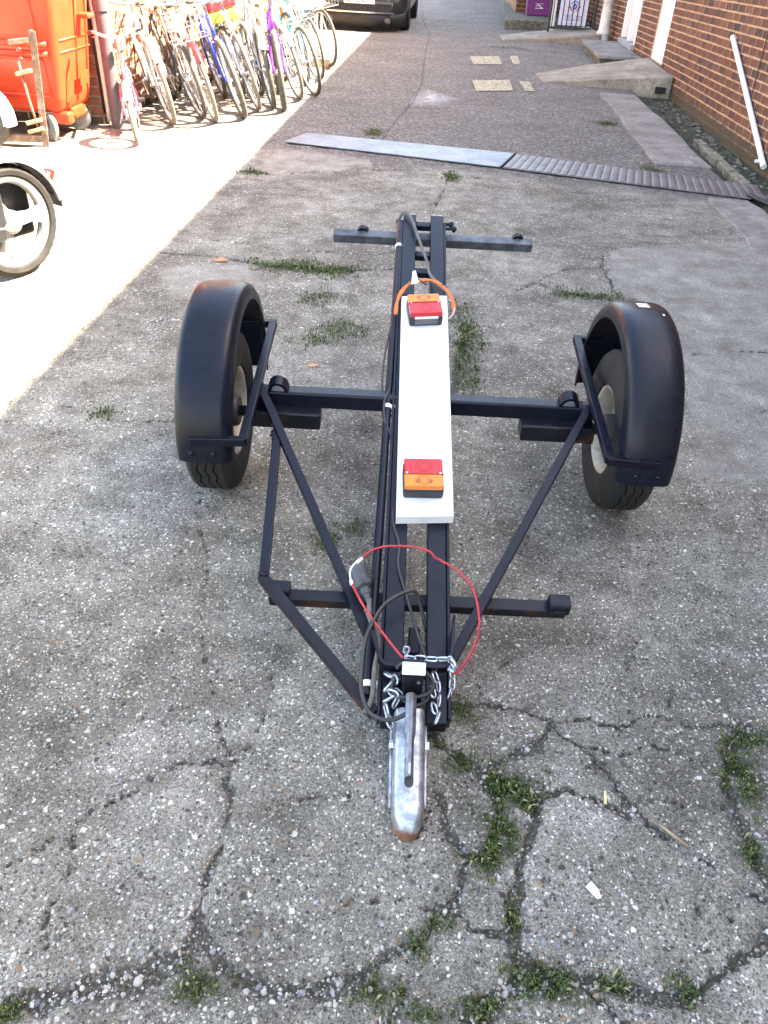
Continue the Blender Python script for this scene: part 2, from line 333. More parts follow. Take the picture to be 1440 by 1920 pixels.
M['plate_grey'] = None
def plate_mat(name, lo, hi, metal):
    t = NT(name); co = t.co(); c = t.ramp(t.noise(5, co, 7, .65), [(.3, lo), (.7, hi)])
    t.set(c, t.ramp(t.noise(30, co, 6, .7), [(.3, .35), (.7, .62)]), metal); t.bump(t.noise(60, co, 4), .1, .003); return t.m
M['plate_grey'] = plate_mat('worn_aluminium_plate', (.19, .20, .21), (.33, .34, .35), .4)
M['plate_brown'] = plate_mat('worn_steel_plate', (.10, .085, .08), (.19, .17, .16), .25)
def light_patch_mat():
    t = NT('painted_window_light'); co = t.co(); c = t.ramp(t.noise(30, co, 6, .7), [(.3, (.50, .44, .28)), (.7, (.70, .63, .42))]); t.set(c, .85)  # patchy yellow colour stands in for sunlight thrown back by windows
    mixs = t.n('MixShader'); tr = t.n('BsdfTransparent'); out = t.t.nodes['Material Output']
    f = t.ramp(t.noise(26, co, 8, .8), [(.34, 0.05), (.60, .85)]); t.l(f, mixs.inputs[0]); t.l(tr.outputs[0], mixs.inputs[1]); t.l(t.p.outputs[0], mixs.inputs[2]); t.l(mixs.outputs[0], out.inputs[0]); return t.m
M['window_light'] = light_patch_mat()
def spill():
    t = NT('white_cement_spill'); co = t.co(); t.set((.62, .61, .60), .9)
    at = t.n('Attribute', attribute_name='edge'); mixs = t.n('MixShader'); tr = t.n('BsdfTransparent'); out = t.t.nodes['Material Output']
    f = t.math('MULTIPLY', t.ramp(t.noise(9, co, 7, .75), [(.30, 0.05), (.62, .8)]), at.outputs['Fac']); t.l(f, mixs.inputs[0]); t.l(tr.outputs[0], mixs.inputs[1]); t.l(t.p.outputs[0], mixs.inputs[2]); t.l(mixs.outputs[0], out.inputs[0]); return t.m
M['spill'] = spill()
M['white_paint'] = simple('white_door_paint', (.80, .78, .74), .5, 0, .06, 6, .05, .5)
M['white_dirty'] = simple('dirty_white_paint', (.70, .68, .62), .55, 0, .15, 6, .1, .5, (.34, .32, .25))
M['grey_frame'] = simple('grey_sill', (.28, .28, .30), .6)
M['lilac'] = simple('white_tube_plastic', (.80, .78, .84), .3, 0, .04, 10)
M['purple'] = simple('purple_plastic', (.16, .015, .14), .45, 0, .12, 12)
M['gate'] = simple('dark_green_gate_paint', (.02, .035, .03), .4, 0, .3, 30)
M['sign'] = simple('white_sign_board', (.66, .66, .76), .5, 0, .04, 10)
M['blue_ink'] = simple('blue_print', (.05, .12, .42), .5); M['red_ink'] = simple('red_print', (.55, .06, .06), .5); M['violet_ink'] = simple('violet_print', (.22, .16, .42), .5)
M['car'] = simple('dark_grey_car_paint', (.028, .032, .034), .22, .3, .15, 8, 0, .6); M['car_black'] = simple('car_black_trim', (.012, .012, .012), .55)
M['chrome'] = simple('chrome_strip', (.6, .62, .62), .2, 1.0, .1); M['number_plate'] = simple('white_number_plate', (.78, .78, .74), .35, 0, .03); M['glass'] = simple('dark_car_glass', (.02, .025, .03), .08, 0, .1, 5, 0, .8)
M['bin'] = simple('red_bin_plastic', (.62, .048, .014), .42, 0, .1, 7, .05, .5)
M['caster'] = simple('grey_caster', (.22, .23, .22), .5, .3, .25, 40)
M['pipe_grey'] = simple('grey_downpipe', (.085, .075, .082), .5, 0, .2, 14)
M['rust'] = simple('rusty_angle_iron', (.22, .13, .09), .8, .1, .4, 30, .4, .3, (.40, .31, .24))
M['wood'] = simple('weathered_wood', (.36, .24, .14), .8, 0, .3, 20, .3)
M['cardboard'] = simple('yellow_board', (.62, .52, .22), .8, 0, .15, 10)
M['alloy'] = simple('grey_alloy', (.30, .295, .29), .45, .3, .1, 20); M['moped_black'] = simple('moped_black', (.02, .02, .022), .4)
M['scooter_white'] = simple('scooter_white', (.80, .79, .78), .28, 0, .03, 8)
M['reflector'] = lens('red_reflector', (.75, .03, .02), .1)
def grass_mat():
    t = NT('grass_blades'); at = t.n('Attribute', attribute_name='gc'); c = t.ramp(at.outputs['Fac'], [(0, (.032, .052, .012)), (.45, (.075, .115, .026)), (.75, (.14, .16, .05)), (1, (.28, .24, .12))])
    t.set(c, .6, 0, Specular_IOR_Level=.3); t.p.inputs['Subsurface Weight'].default_value = .0; return t.m
M['grass'] = grass_mat()
def pebble_mat():
    t = NT('pebbles'); at = t.n('Attribute', attribute_name='pc'); co = t.co()
    c = t.ramp(at.outputs['Fac'], [(0, (.46, .44, .40)), (.18, (.34, .27, .19)), (.36, (.40, .38, .35)), (.50, (.14, .135, .135)), (.64, (.52, .48, .41)), (.76, (.27, .18, .115)), (.88, (.20, .205, .22)), (.95, (.60, .58, .54)), (1, (.64, .62, .58))])
    c = t.mix(1.0, c, t.ramp(t.noise(140, co, 5, .7), [(.3, .6), (.7, 1.2)]), 'MULTIPLY'); t.set(c, .7, 0, Specular_IOR_Level=.4); return t.m
M['pebble'] = pebble_mat()

# ================================================================== SETTING: ground
CR = {  # joints and cracks: points (x, y) in metres, width, depth of soil
 'c1a': ([(-.596,2.013),(-.576,1.901),(-.498,1.678),(-.454,1.405),(-.396,1.231),(-.334,1.08)], .0022),
 'c1': ([(-.334,1.08),(-.289,.999),(-.305,.958),(-.291,.849),(-.297,.782)], .007),
 'c1b': ([(-.297,.782),(-.297,.709),(-.299,.651),(-.324,.596),(-.354,.568)], .016),
 'c2': ([(-.715,.738),(-.656,.795),(-.598,.838),(-.566,.887),(-.499,.922),(-.452,.976),(-.39,1.006),(-.295,.999)], .004),
 'c3': ([(-.66,.50),(-.548,.522),(-.469,.554),(-.384,.575),(-.316,.605)], .036),
 'c3b': ([(-.296,.642),(-.238,.591),(-.159,.565),(-.067,.565),(.005,.594),(.051,.632),(.09,.643)], .026),
 'c4': ([(-.169,.922),(-.081,.94),(.009,.939)], .002),
 'c4b': ([(-.216,1.441),(-.257,1.381),(-.248,1.274),(-.25,1.16),(-.27,1.055),(-.289,.999)], .003),
 'c5': ([(.125,1.138),(.184,1.069),(.275,1.006),(.364,.972),(.344,.909),(.319,.838),(.303,.782),(.282,.729),(.271,.671),(.286,.625),(.316,.601)], .022),
 'c5b': ([(.241,1.031),(.27,.954),(.264,.88),(.238,.822),(.206,.831),(.176,.876),(.145,.947)], .018),
 'c6': ([(.427,1.173),(.445,1.129),(.49,1.102),(.519,1.062),(.555,.958),(.609,.9),(.655,.867),(.689,.835),(.729,.794),(.788,.756)], .0065),
 'c7': ([(.364,.972),(.423,.989),(.489,.967),(.55,.933)], .014),
 'c8': ([(.17,1.187),(.253,1.209),(.329,1.198),(.427,1.173),(.379,1.095),(.315,1.063),(.241,1.031)], .016),
 'c8b': ([(.427,1.173),(.505,1.186),(.577,1.167)], .006),
 'c9': ([(.189,.52),(.247,.572),(.308,.613),(.364,.607),(.429,.602),(.492,.588),(.575,.583),(.631,.616),(.702,.655),(.762,.686)], .030),
 'c9b': ([(.364,.607),(.405,.571),(.461,.533)], .012),
 'c10': ([(.206,.82),(.17,.734),(.135,.722),(.109,.653),(.09,.625),(.081,.572),(.054,.514)], .011),
 'c11': ([(.885,1.187),(.826,1.123),(.786,1.037),(.782,.971),(.791,.898),(.783,.829),(.804,.798)], .02),
 'c12': ([(.689,.835),(.683,.75),(.705,.692)], .004),
 'c13': ([(-1.306,4.22),(-1.007,4.196),(-.79,4.127),(-.584,4.092),(-.352,4.061),(-.126,4.119),(.046,4.187)], .02),
 'c14': ([(-1.062,4.461),(-.84,4.421),(-.646,4.342),(-.409,4.379),(-.136,4.35),(.028,4.448)], .012),
 'c15': ([(1.23,4.638),(1.159,4.354),(1.152,4.028),(1.188,3.744)], .008),
 'c16': ([(.73,4.045),(.882,3.93),(1.093,3.871),(1.191,3.758)], .018),
 'c16b': ([(1.159,4.354),(.937,4.278),(.73,4.045),(.631,3.917)], .01),
 'c17': ([(.292,3.761),(.326,3.376),(.281,2.94),(.248,2.664)], .03),
 'c18': ([(.373,6.286),(.296,5.744),(.231,5.338)], .012),
 'c19': ([(-1.104,5.978),(-.838,6.034),(-.532,6.145),(-.258,6.268),(.19,6.363),(.392,6.242),(.827,6.142),(1.211,6.298),(1.408,6.259)], .012),
 'c20': ([(-.124,1.806),(-.195,1.879),(-.222,1.824)], .01),
 'c21': ([(.697,1.468),(.643,1.353),(.704,1.271),(.713,1.207),(.747,1.148)], .003),
 'lane': ([(-.286,6.846),(-.193,7.334),(-.093,8.108),(.084,9.309),(.178,10.413),(.263,13.438),(.364,16.349),(.268,18.539),(.278,24.5)], .013),
 'lane2': ([(.347,15.24),(.997,14.77),(1.676,14.561),(2.509,14.361)], .03),
 'f1': ([(.49,1.102),(.56,1.09),(.63,1.12),(.70,1.10),(.785,1.04)], .005), 'f2': ([(.55,.958),(.63,.985),(.70,.96),(.78,.97)], .005), 'f3': ([(.303,.782),(.36,.79),(.41,.77)], .0025), 'f4': ([(.52,1.06),(.47,1.03),(.423,.989)], .005), 'f5': ([(.125,.722),(.03,.735),(-.05,.72)], .0022), 'f6': ([(.135,.722),(.20,.69),(.271,.671)], .005), 'f7': ([(.689,.835),(.64,.78),(.63,.70),(.631,.616)], .003), 'f8': ([(.15,.95),(.09,.83),(.10,.74)], .0025), 'f9': ([(.577,1.167),(.66,1.21),(.74,1.18),(.885,1.187)], .006), 'f10': ([(-.598,.838),(-.56,.76),(-.58,.66),(-.55,.56)], .0025), 'f11': ([(.253,1.209),(.28,1.30),(.36,1.36)], .003),
 'r1': ([(1.35,3.25),(1.6,3.32),(2.0,3.3)], .004), 'r2': ([(1.32,2.62),(1.7,2.9),(2.2,2.95)], .005),
 'l1': ([(-1.35,2.55),(-.95,2.42),(-.62,2.45)], .003), 'l2': ([(-1.6,3.1),(-1.1,3.3),(-.75,3.5)], .003),
}
GR = [(-.57,4.094,.172,.083,1.),(-.352,4.061,.114,.065,.7),(-.237,3.305,.097,.071,.4),(-.37,3.67,.092,.07,.35),(-.346,3.177,.071,.045,.3),(.318,2.993,.041,.24,.35),(.356,3.264,.061,.117,.4),(.332,3.5,.052,.131,.3),(.987,3.893,.158,.046,.6),(1.182,3.777,.042,.044,.7),(.296,.988,.05,.042,1.),(.275,.881,.04,.055,1.),(.243,.822,.032,.028,1.),(.333,.958,.034,.03,1.),(.195,1.042,.042,.028,.6),(.211,1.182,.023,.032,.8),(.871,1.148,.051,.029,1.),(.822,1.039,.04,.067,1.),(.784,.863,.024,.031,.8),(.307,.609,.043,.025,1.),(.346,.585,.038,.022,.9),(.209,.553,.037,.021,1.),(.03,.574,.042,.021,.9),(-.279,.563,.037,.026,1.),(.104,.653,.016,.021,.9),(.57,.6,.024,.018,.7),(-.17,1.777,.035,.056,.6),(-.087,1.862,.049,.037,.4),(.37,6.205,.037,.114,.6),(-.275,7.625,.069,.116,.8),(-1.109,6.009,.07,.062,.7),(-.574,.508,.022,.013,.8),(.447,.598,.029,.013,.7),(.139,.692,.025,.01,.4),(.28,.709,.012,.03,.6),(2.014,8.609,.088,.087,.7),(2.006,6.712,.07,.153,.6),(1.646,14.69,.299,.15,.2),(.108,.536,.036,.012,.8),(-1.041,2.466,.038,.024,.4)]
PATCH = [[(1.247,4.641),(1.823,4.881),(2.351,4.967),(2.2,3.6),(1.343,2.253),(1.077,2.228),(1.25,3.05),(1.196,3.779),(1.152,4.028)],
         [(-1.131,6.02),(-1.064,6.486),(-.949,6.887),(-.277,6.662),(-.222,6.375),(-.454,6.162)],
         [(-1.037,4.065),(-.752,4.067),(-.687,3.841),(-.807,3.61),(-1.059,3.575),(-1.246,3.992)],
         [(.30,6.33),(.83,6.16),(1.3,6.30),(1.2,6.5),(.5,6.62)]]
_hash = np.random.RandomState(7).rand(256, 256).astype(np.float32)
def vnoise(x, y, s, oct=3):
    r = np.zeros_like(x); a = 1.; tot = 0.
    for o in range(oct):
        X = x * s + 17.3 * o; Y = y * s + 9.1 * o; xi = np.floor(X).astype(int); yi = np.floor(Y).astype(int); fx = X - xi; fy = Y - yi
        fx = fx * fx * (3 - 2 * fx); fy = fy * fy * (3 - 2 * fy); g = lambda i, j: _hash[(xi + i) % 256, (yi + j) % 256]
        r += a * ((g(0, 0) * (1 - fx) + g(1, 0) * fx) * (1 - fy) + (g(0, 1) * (1 - fx) + g(1, 1) * fx) * fy); tot += a; a *= .55; s *= 2.1
    return r / tot
def axis(segs):
    out = [segs[0][0]]
    for a, b, d in segs:
        n = max(1, int(round((b - a) / d))); out += [a + (b - a) * (k + 1) / n for k in range(n)]
    return np.array(out)
def crack_field(X, Y):                 # 1 in a joint, 0 on the slab
    wx = X + .03 * (vnoise(X, Y, 14) - .5) + .022 * (vnoise(X, Y, 55, 4) - .5); wy = Y + .03 * (vnoise(X + 5, Y + 3, 14) - .5) + .022 * (vnoise(X + 3, Y, 55, 4) - .5)
    wn = vnoise(X + 9, Y + 4, 11, 3); soil = np.zeros_like(X)
    for pts, w in CR.values():
        p = np.array(pts); lo = p.min(0) - .25; hi = p.max(0) + .25
        idx = np.where((X > lo[0]) & (X < hi[0]) & (Y > lo[1]) & (Y < hi[1]))[0]
        if not len(idx): continue
        qx, qy = wx[idx], wy[idx]; d = np.full(len(idx), 9.)
        for (ax, ay), (bx, by) in zip(p[:-1], p[1:]):
            L2 = (bx - ax) ** 2 + (by - ay) ** 2; t = np.clip(((qx - ax) * (bx - ax) + (qy - ay) * (by - ay)) / L2, 0, 1)
            d = np.minimum(d, np.hypot(qx - ax - t * (bx - ax), qy - ay - t * (by - ay)))
        ww = w * np.clip(2.3 * wn[idx] - .35, .38, 2.2) * .85; f = np.clip(1.25 - d / np.maximum(ww, .0015), 0, 1); soil[idx] = np.maximum(soil[idx], f)
    return soil
def inpoly(X, Y, P):
    r = np.zeros(X.shape, bool); n = len(P)
    for i in range(n):
        (x0, y0), (x1, y1) = P[i], P[(i + 1) % n]; c = ((y0 > Y) != (y1 > Y)) & (X < (x1 - x0) * (Y - y0) / (y1 - y0 + 1e-12) + x0); r ^= c
    return r
def alley_uv(X, Y): return X * _b.x + Y * _b.y, X * _a.x + Y * _a.y
def ground_height(X, Y, soil):
    u, v = alley_uv(X, Y)
    z = .006 * (vnoise(X, Y, 3.1) - .5) + .003 * (vnoise(X, Y, 17) - .5) + .0022 * (vnoise(X, Y, 75, 2) - .5)
    far = np.clip((v - 5.5) / 2, 0, 1); z = z * (1 + 2.0 * far)
    z -= .011 * soil * (.6 + .8 * vnoise(X, Y, 40))
    gut = np.clip((u - 2.16) / .10, 0, 1) * np.clip((11.2 - v) / .3, 0, 1) * np.clip((v - 5.2) / .5, 0, 1)
    z -= gut * (.055 + .03 * vnoise(X, Y, 9))
    return z, gut
def make_ground():
    xs = axis([(-14, -4, 1.), (-4, -1.6, .1), (-1.6, -.9, .02), (-.9, 1.2, .0085), (1.2, 2.1, .02), (2.1, 3.7, .03), (3.7, 16, 1.2)])
    ys = axis([(-9, .1, .5), (.1, .42, .04), (.42, 1.5, .0085), (1.5, 2.6, .012), (2.6, 5, .02), (5, 12, .04), (12, 26, .1), (26, 60, 2)])
    nx, ny = len(xs), len(ys); X, Y = np.meshgrid(xs, ys); X = X.ravel(); Y = Y.ravel()
    soil = crack_field(X, Y); z, gut = ground_height(X, Y, soil); u, v = alley_uv(X, Y)
    patch = np.zeros_like(X)
    jx = X + .10 * (vnoise(X, Y, 5) - .5); jy = Y + .10 * (vnoise(X + 8, Y, 5) - .5)
    for P in PATCH: patch = np.maximum(patch, inpoly(jx, jy, P).astype(float))
    moss = np.zeros_like(X)
    for gx, gy, rx, ry, s in GR: moss = np.maximum(moss, s * np.clip(1.5 - np.hypot((X - gx) / rx, (Y - gy) / ry), 0, 1))
    moss = np.maximum(moss, gut * .9 * np.clip(.2 + 1.4 * vnoise(X, Y, 6), 0, 1)); soil = np.maximum(soil, gut * np.clip(1.5 * vnoise(X + 4, Y, 8) - .1, 0, .95))
    ybound = 6.45 - .28 * X; road = np.clip((Y - ybound) / .12, 0, 1)
    idx = np.arange(nx * ny).reshape(ny, nx); q = np.stack([idx[:-1, :-1], idx[:-1, 1:], idx[1:, 1:], idx[1:, :-1]], -1).reshape(-1, 4)
    me = bpy.data.meshes.new('ground'); nv, nf = nx * ny, len(q)
    me.vertices.add(nv); me.vertices.foreach_set('co', np.stack([X, Y, z], -1).astype(np.float32).ravel())
    me.loops.add(nf * 4); me.loops.foreach_set('vertex_index', q.astype(np.int32).ravel()); me.polygons.add(nf)
    me.polygons.foreach_set('loop_start', np.arange(0, nf * 4, 4, dtype=np.int32)); me.polygons.foreach_set('use_smooth', np.ones(nf, bool)); me.update(calc_edges=True)
    at = me.color_attributes.new('mask', 'FLOAT_COLOR', 'POINT'); at.data.foreach_set('color', np.stack([soil, patch, moss, road], -1).astype(np.float32).ravel())
    me.materials.append(M['ground']); o = bpy.data.objects.new('ground', me); C.objects.link(o); struct(o)
make_ground()
def gz(x, y):
    X = np.array([x]); Y = np.array([y]); return float(ground_height(X, Y, crack_field(X, Y))[0][0])

# loose pebbles
def ico(sub):
    bm = bmesh.new(); bmesh.ops.create_icosphere(bm, subdivisions=sub, radius=1); V = np.array([v.co[:] for v in bm.verts]); F = np.array([[v.index for v in f.verts] for f in bm.faces]); bm.free(); return V, F
def scatter_stones(name, pos, size, flat, mat, cols, sub, seed, sink=.35):
    rs = np.random.RandomState(seed); V, F = ico(sub); n = len(pos); k = len(V)
    d = 1 + .28 * (rs.rand(n, k, 1) - .5); P = V[None] * d * np.stack([size * rs.uniform(.75, 1.35, n), size * rs.uniform(.6, 1.0, n), size * flat], -1)[:, None]
    a = rs.rand(n) * 6.283; c, s = np.cos(a), np.sin(a); Q = P.copy(); Q[..., 0] = P[..., 0] * c[:, None] - P[..., 1] * s[:, None]; Q[..., 1] = P[..., 0] * s[:, None] + P[..., 1] * c[:, None]
    tl = rs.uniform(-.25, .25, (n, 1)); Q[..., 2] += Q[..., 0] * tl
    Q += pos[:, None]; Q[..., 2] += (size * flat * (1 - 2 * sink))[:, None]
    vs = Q.reshape(-1, 3); fs = (F[None] + (np.arange(n) * k)[:, None, None]).reshape(-1, 3)
    me = bpy.data.meshes.new(name); me.vertices.add(len(vs)); me.vertices.foreach_set('co', vs.astype(np.float32).ravel()); me.loops.add(len(fs) * 3); me.loops.foreach_set('vertex_index', fs.astype(np.int32).ravel())
    me.polygons.add(len(fs)); me.polygons.foreach_set('loop_start', np.arange(0, len(fs) * 3, 3, dtype=np.int32)); me.polygons.foreach_set('use_smooth', np.ones(len(fs), bool)); me.update(calc_edges=True)
    at = me.attributes.new('pc', 'FLOAT', 'POINT'); at.data.foreach_set('value', np.repeat(cols, k).astype(np.float32)); me.materials.append(mat)
    o = bpy.data.objects.new(name, me); C.objects.link(o); return o
def pebbles():
    rs = np.random.RandomState(3); X = rs.uniform(-.95, 1.25, 150000); Y = .42 + 3.9 * rs.rand(150000) ** 1.7
    soil = crack_field(X, Y); dens = np.clip(soil, 0, 1) * .26 * np.clip(1.6 - .35 * Y, .15, 1) * np.clip(2.6 * vnoise(X, Y, 9) - .6, .1, 1.3) + .004
    dens += .12 * np.exp(-((X - .40) ** 2 + (Y - .60) ** 2) / .02) + .05 * np.exp(-((X - .33) ** 2 + (Y - 1.16) ** 2) / .02) + .05 * np.exp(-((X + .42) ** 2 + (Y - .55) ** 2) / .02)
    keep = rs.rand(len(X)) < dens; X, Y = X[keep], Y[keep]; z, _ = ground_height(X, Y, soil[keep]); n = len(X)
    size = .0013 + .0055 * rs.rand(n) ** 3.4; size[rs.rand(n) < .012] *= 1.7
    o = scatter_stones('gravel', np.stack([X, Y, z], -1), size, rs.uniform(.45, .8, n), M['pebble'], rs.rand(n), 2, 5); stuff(o); o['label'] = 'loose pebbles and grit lying in the concrete joints'; o['category'] = 'gravel'
    # flints set in the worn surface
    n = 4200; X = rs.uniform(-1.1, 1.5, n); Y = .42 + 4.2 * rs.rand(n) ** 1.5; z, _ = ground_height(X, Y, crack_field(X, Y)); size = .002 + .0055 * rs.rand(n) ** 2.6
    o = scatter_stones('exposed_aggregate', np.stack([X, Y, z], -1), size, np.full(n, .38), M['pebble'], rs.rand(n), 1, 9, .72); stuff(o); o['label'] = 'pale flints showing in the worn concrete surface'; o['category'] = 'aggregate'
pebbles()
def grass():
    rs = np.random.RandomState(11); vs = []; fs = []; gc = []
    for gx, gy, rx, ry, s in GR:
        area = rx * ry; n = int(min(1500, 110 + area * 170000 * s) * (.5 if gy > 2 else .8)); 
        if gy > 6: n = min(n, 260)
        cl = [(gx + rs.normal() * rx * .7, gy + rs.normal() * ry * .7) for _ in range(22 + int(area * 3500))]
        for _ in range(n):
            c = cl[rs.randint(len(cl))]; r = .006 if gy < 2 else .018
            x = c[0] + rs.normal() * r; y = c[1] + rs.normal() * r; h = (rs.uniform(.003, .0125) if gy < 2 else rs.uniform(.006, .018)); w = rs.uniform(.0008, .0016) * (1 if gy < 2 else 2.0)
            a = rs.rand() * 6.283; lean = rs.uniform(.15, 1.25) * h; dx, dy = math.cos(a) * lean, math.sin(a) * lean; px, py = -math.sin(a) * w, math.cos(a) * w; b = len(vs); z0 = -.006
            vs += [(x - px, y - py, z0), (x + px, y + py, z0), (x + dx * .4 - px, y + dy * .4 - py, h * .65), (x + dx * .4 + px, y + dy * .4 + py, h * .65), (x + dx, y + dy, h * .9)]
            fs += [(b, b + 1, b + 3, b + 2), (b + 2, b + 3, b + 4)]; g = min(1, max(0, rs.normal(.4, .27))); gc += [g] * 5
            if g > .93:
                for q in (2, 3, 4): vs[b + q] = (vs[b + q][0] + (vs[b + q][0] - x) * .8, vs[b + q][1] + (vs[b + q][1] - y) * .8, vs[b + q][2] * 1.5)
    me = bpy.data.meshes.new('grass'); me.from_pydata(vs, [], fs); at = me.attributes.new('gc', 'FLOAT', 'POINT'); at.data.foreach_set('value', np.array(gc, np.float32)); me.materials.append(M['grass'])
    o = bpy.data.objects.new('grass', me); C.objects.link(o); stuff(o); o['label'] = 'short weedy grass tufts growing in the cracks'; o['category'] = 'grass'
grass()
# paving strip, kerb and rubble along the right wall
def strip(name, poly, z0, th, mat, n=24):
    mb = MB(); mb.prism([AL(u, v, z0) for u, v in poly], (0, 0, th)); o = mb.build(name, mat, None, bevel=.006); return struct(o)
rs_ = random.Random(4)
def wob(u0, u1, v0, v1, n, a=.03):
    L = [(u0 + rs_.uniform(-a, a), v0 + (v1 - v0) * k / n) for k in range(n + 1)]; Rr = [(u1 + rs_.uniform(-a, a), v1 + (v0 - v1) * k / n) for k in range(n + 1)]
    return [(u, v) for u, v in Rr[::-1]][::1] + L[::-1]
strip('pavement_strip', wob(1.72, 2.16, 7.02, 10.6, 10, .02), -.03, .042, M['strip'])
strip('pavement_strip', wob(1.90, 2.20, 4.2, 6.05, 8, .03), -.03, .040, M['strip'])
strip('kerb', wob(2.32, 2.40, 6.1, 8.3, 10, .012), -.10, .085, M['kerb'])
def rubble():
    rs = np.random.RandomState(21); n = 380; v = rs.uniform(6.2, 10.9, n); u = 2.60 - np.abs(rs.normal(0, .12, n)); u = np.clip(u, 2.30, 2.62); X = _b.x * u + _a.x * v; Y = _b.y * u + _a.y * v; z, _ = ground_height(X, Y, crack_field(X, Y))
    size = .006 + .030 * rs.rand(n) ** 3; o = scatter_stones('rubble', np.stack([X, Y, z], -1), size, rs.uniform(.3, .6, n), M['rubble'], rs.rand(n), 2, 8, .3); stuff(o); o['label'] = 'mossy lumps of broken mortar and stone along the foot of the brick wall'; o['category'] = 'rubble'
    k = MB(); rs2 = random.Random(8)
    for i in range(13):
        vv = 8.0 + i * .2
    return o
rubble()

# sunlight reflected off windows, painted as pale yellow patches, and a cement spill
def flat(name, pts, z, mat, lab=None, cat=None, grp=None):
    mb = MB(); mb.add([AL(u, v, z) for u, v in pts], [tuple(range(len(pts)))]); o = mb.build(name, mat, None, fix=False); struct(o); return o
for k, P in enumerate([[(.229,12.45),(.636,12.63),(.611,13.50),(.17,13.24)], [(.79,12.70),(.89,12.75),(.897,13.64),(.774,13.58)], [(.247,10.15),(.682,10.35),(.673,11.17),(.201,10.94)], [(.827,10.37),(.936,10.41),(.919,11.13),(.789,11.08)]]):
    flat('painted_light_patch', P, .014, M['window_light'])
mb = MB(); cx, cy = .30, 9.45; ring = [(.208,10.25),(.36,10.0),(.66,9.47),(.40,9.0),(.04,8.83),(.0,9.2),(.12,9.8)]
mb.add([(cx, cy, .013)] + [(x, y, .013) for x, y in ring], [(0, i + 1, (i + 1) % 7 + 1) for i in range(7)]); sp_ = mb.build('cement_stain', M['spill'], None, fix=False); struct(sp_)
at = sp_.data.attributes.new('edge', 'FLOAT', 'POINT'); at.data.foreach_set('value', [1.0] + [0.0] * 7)

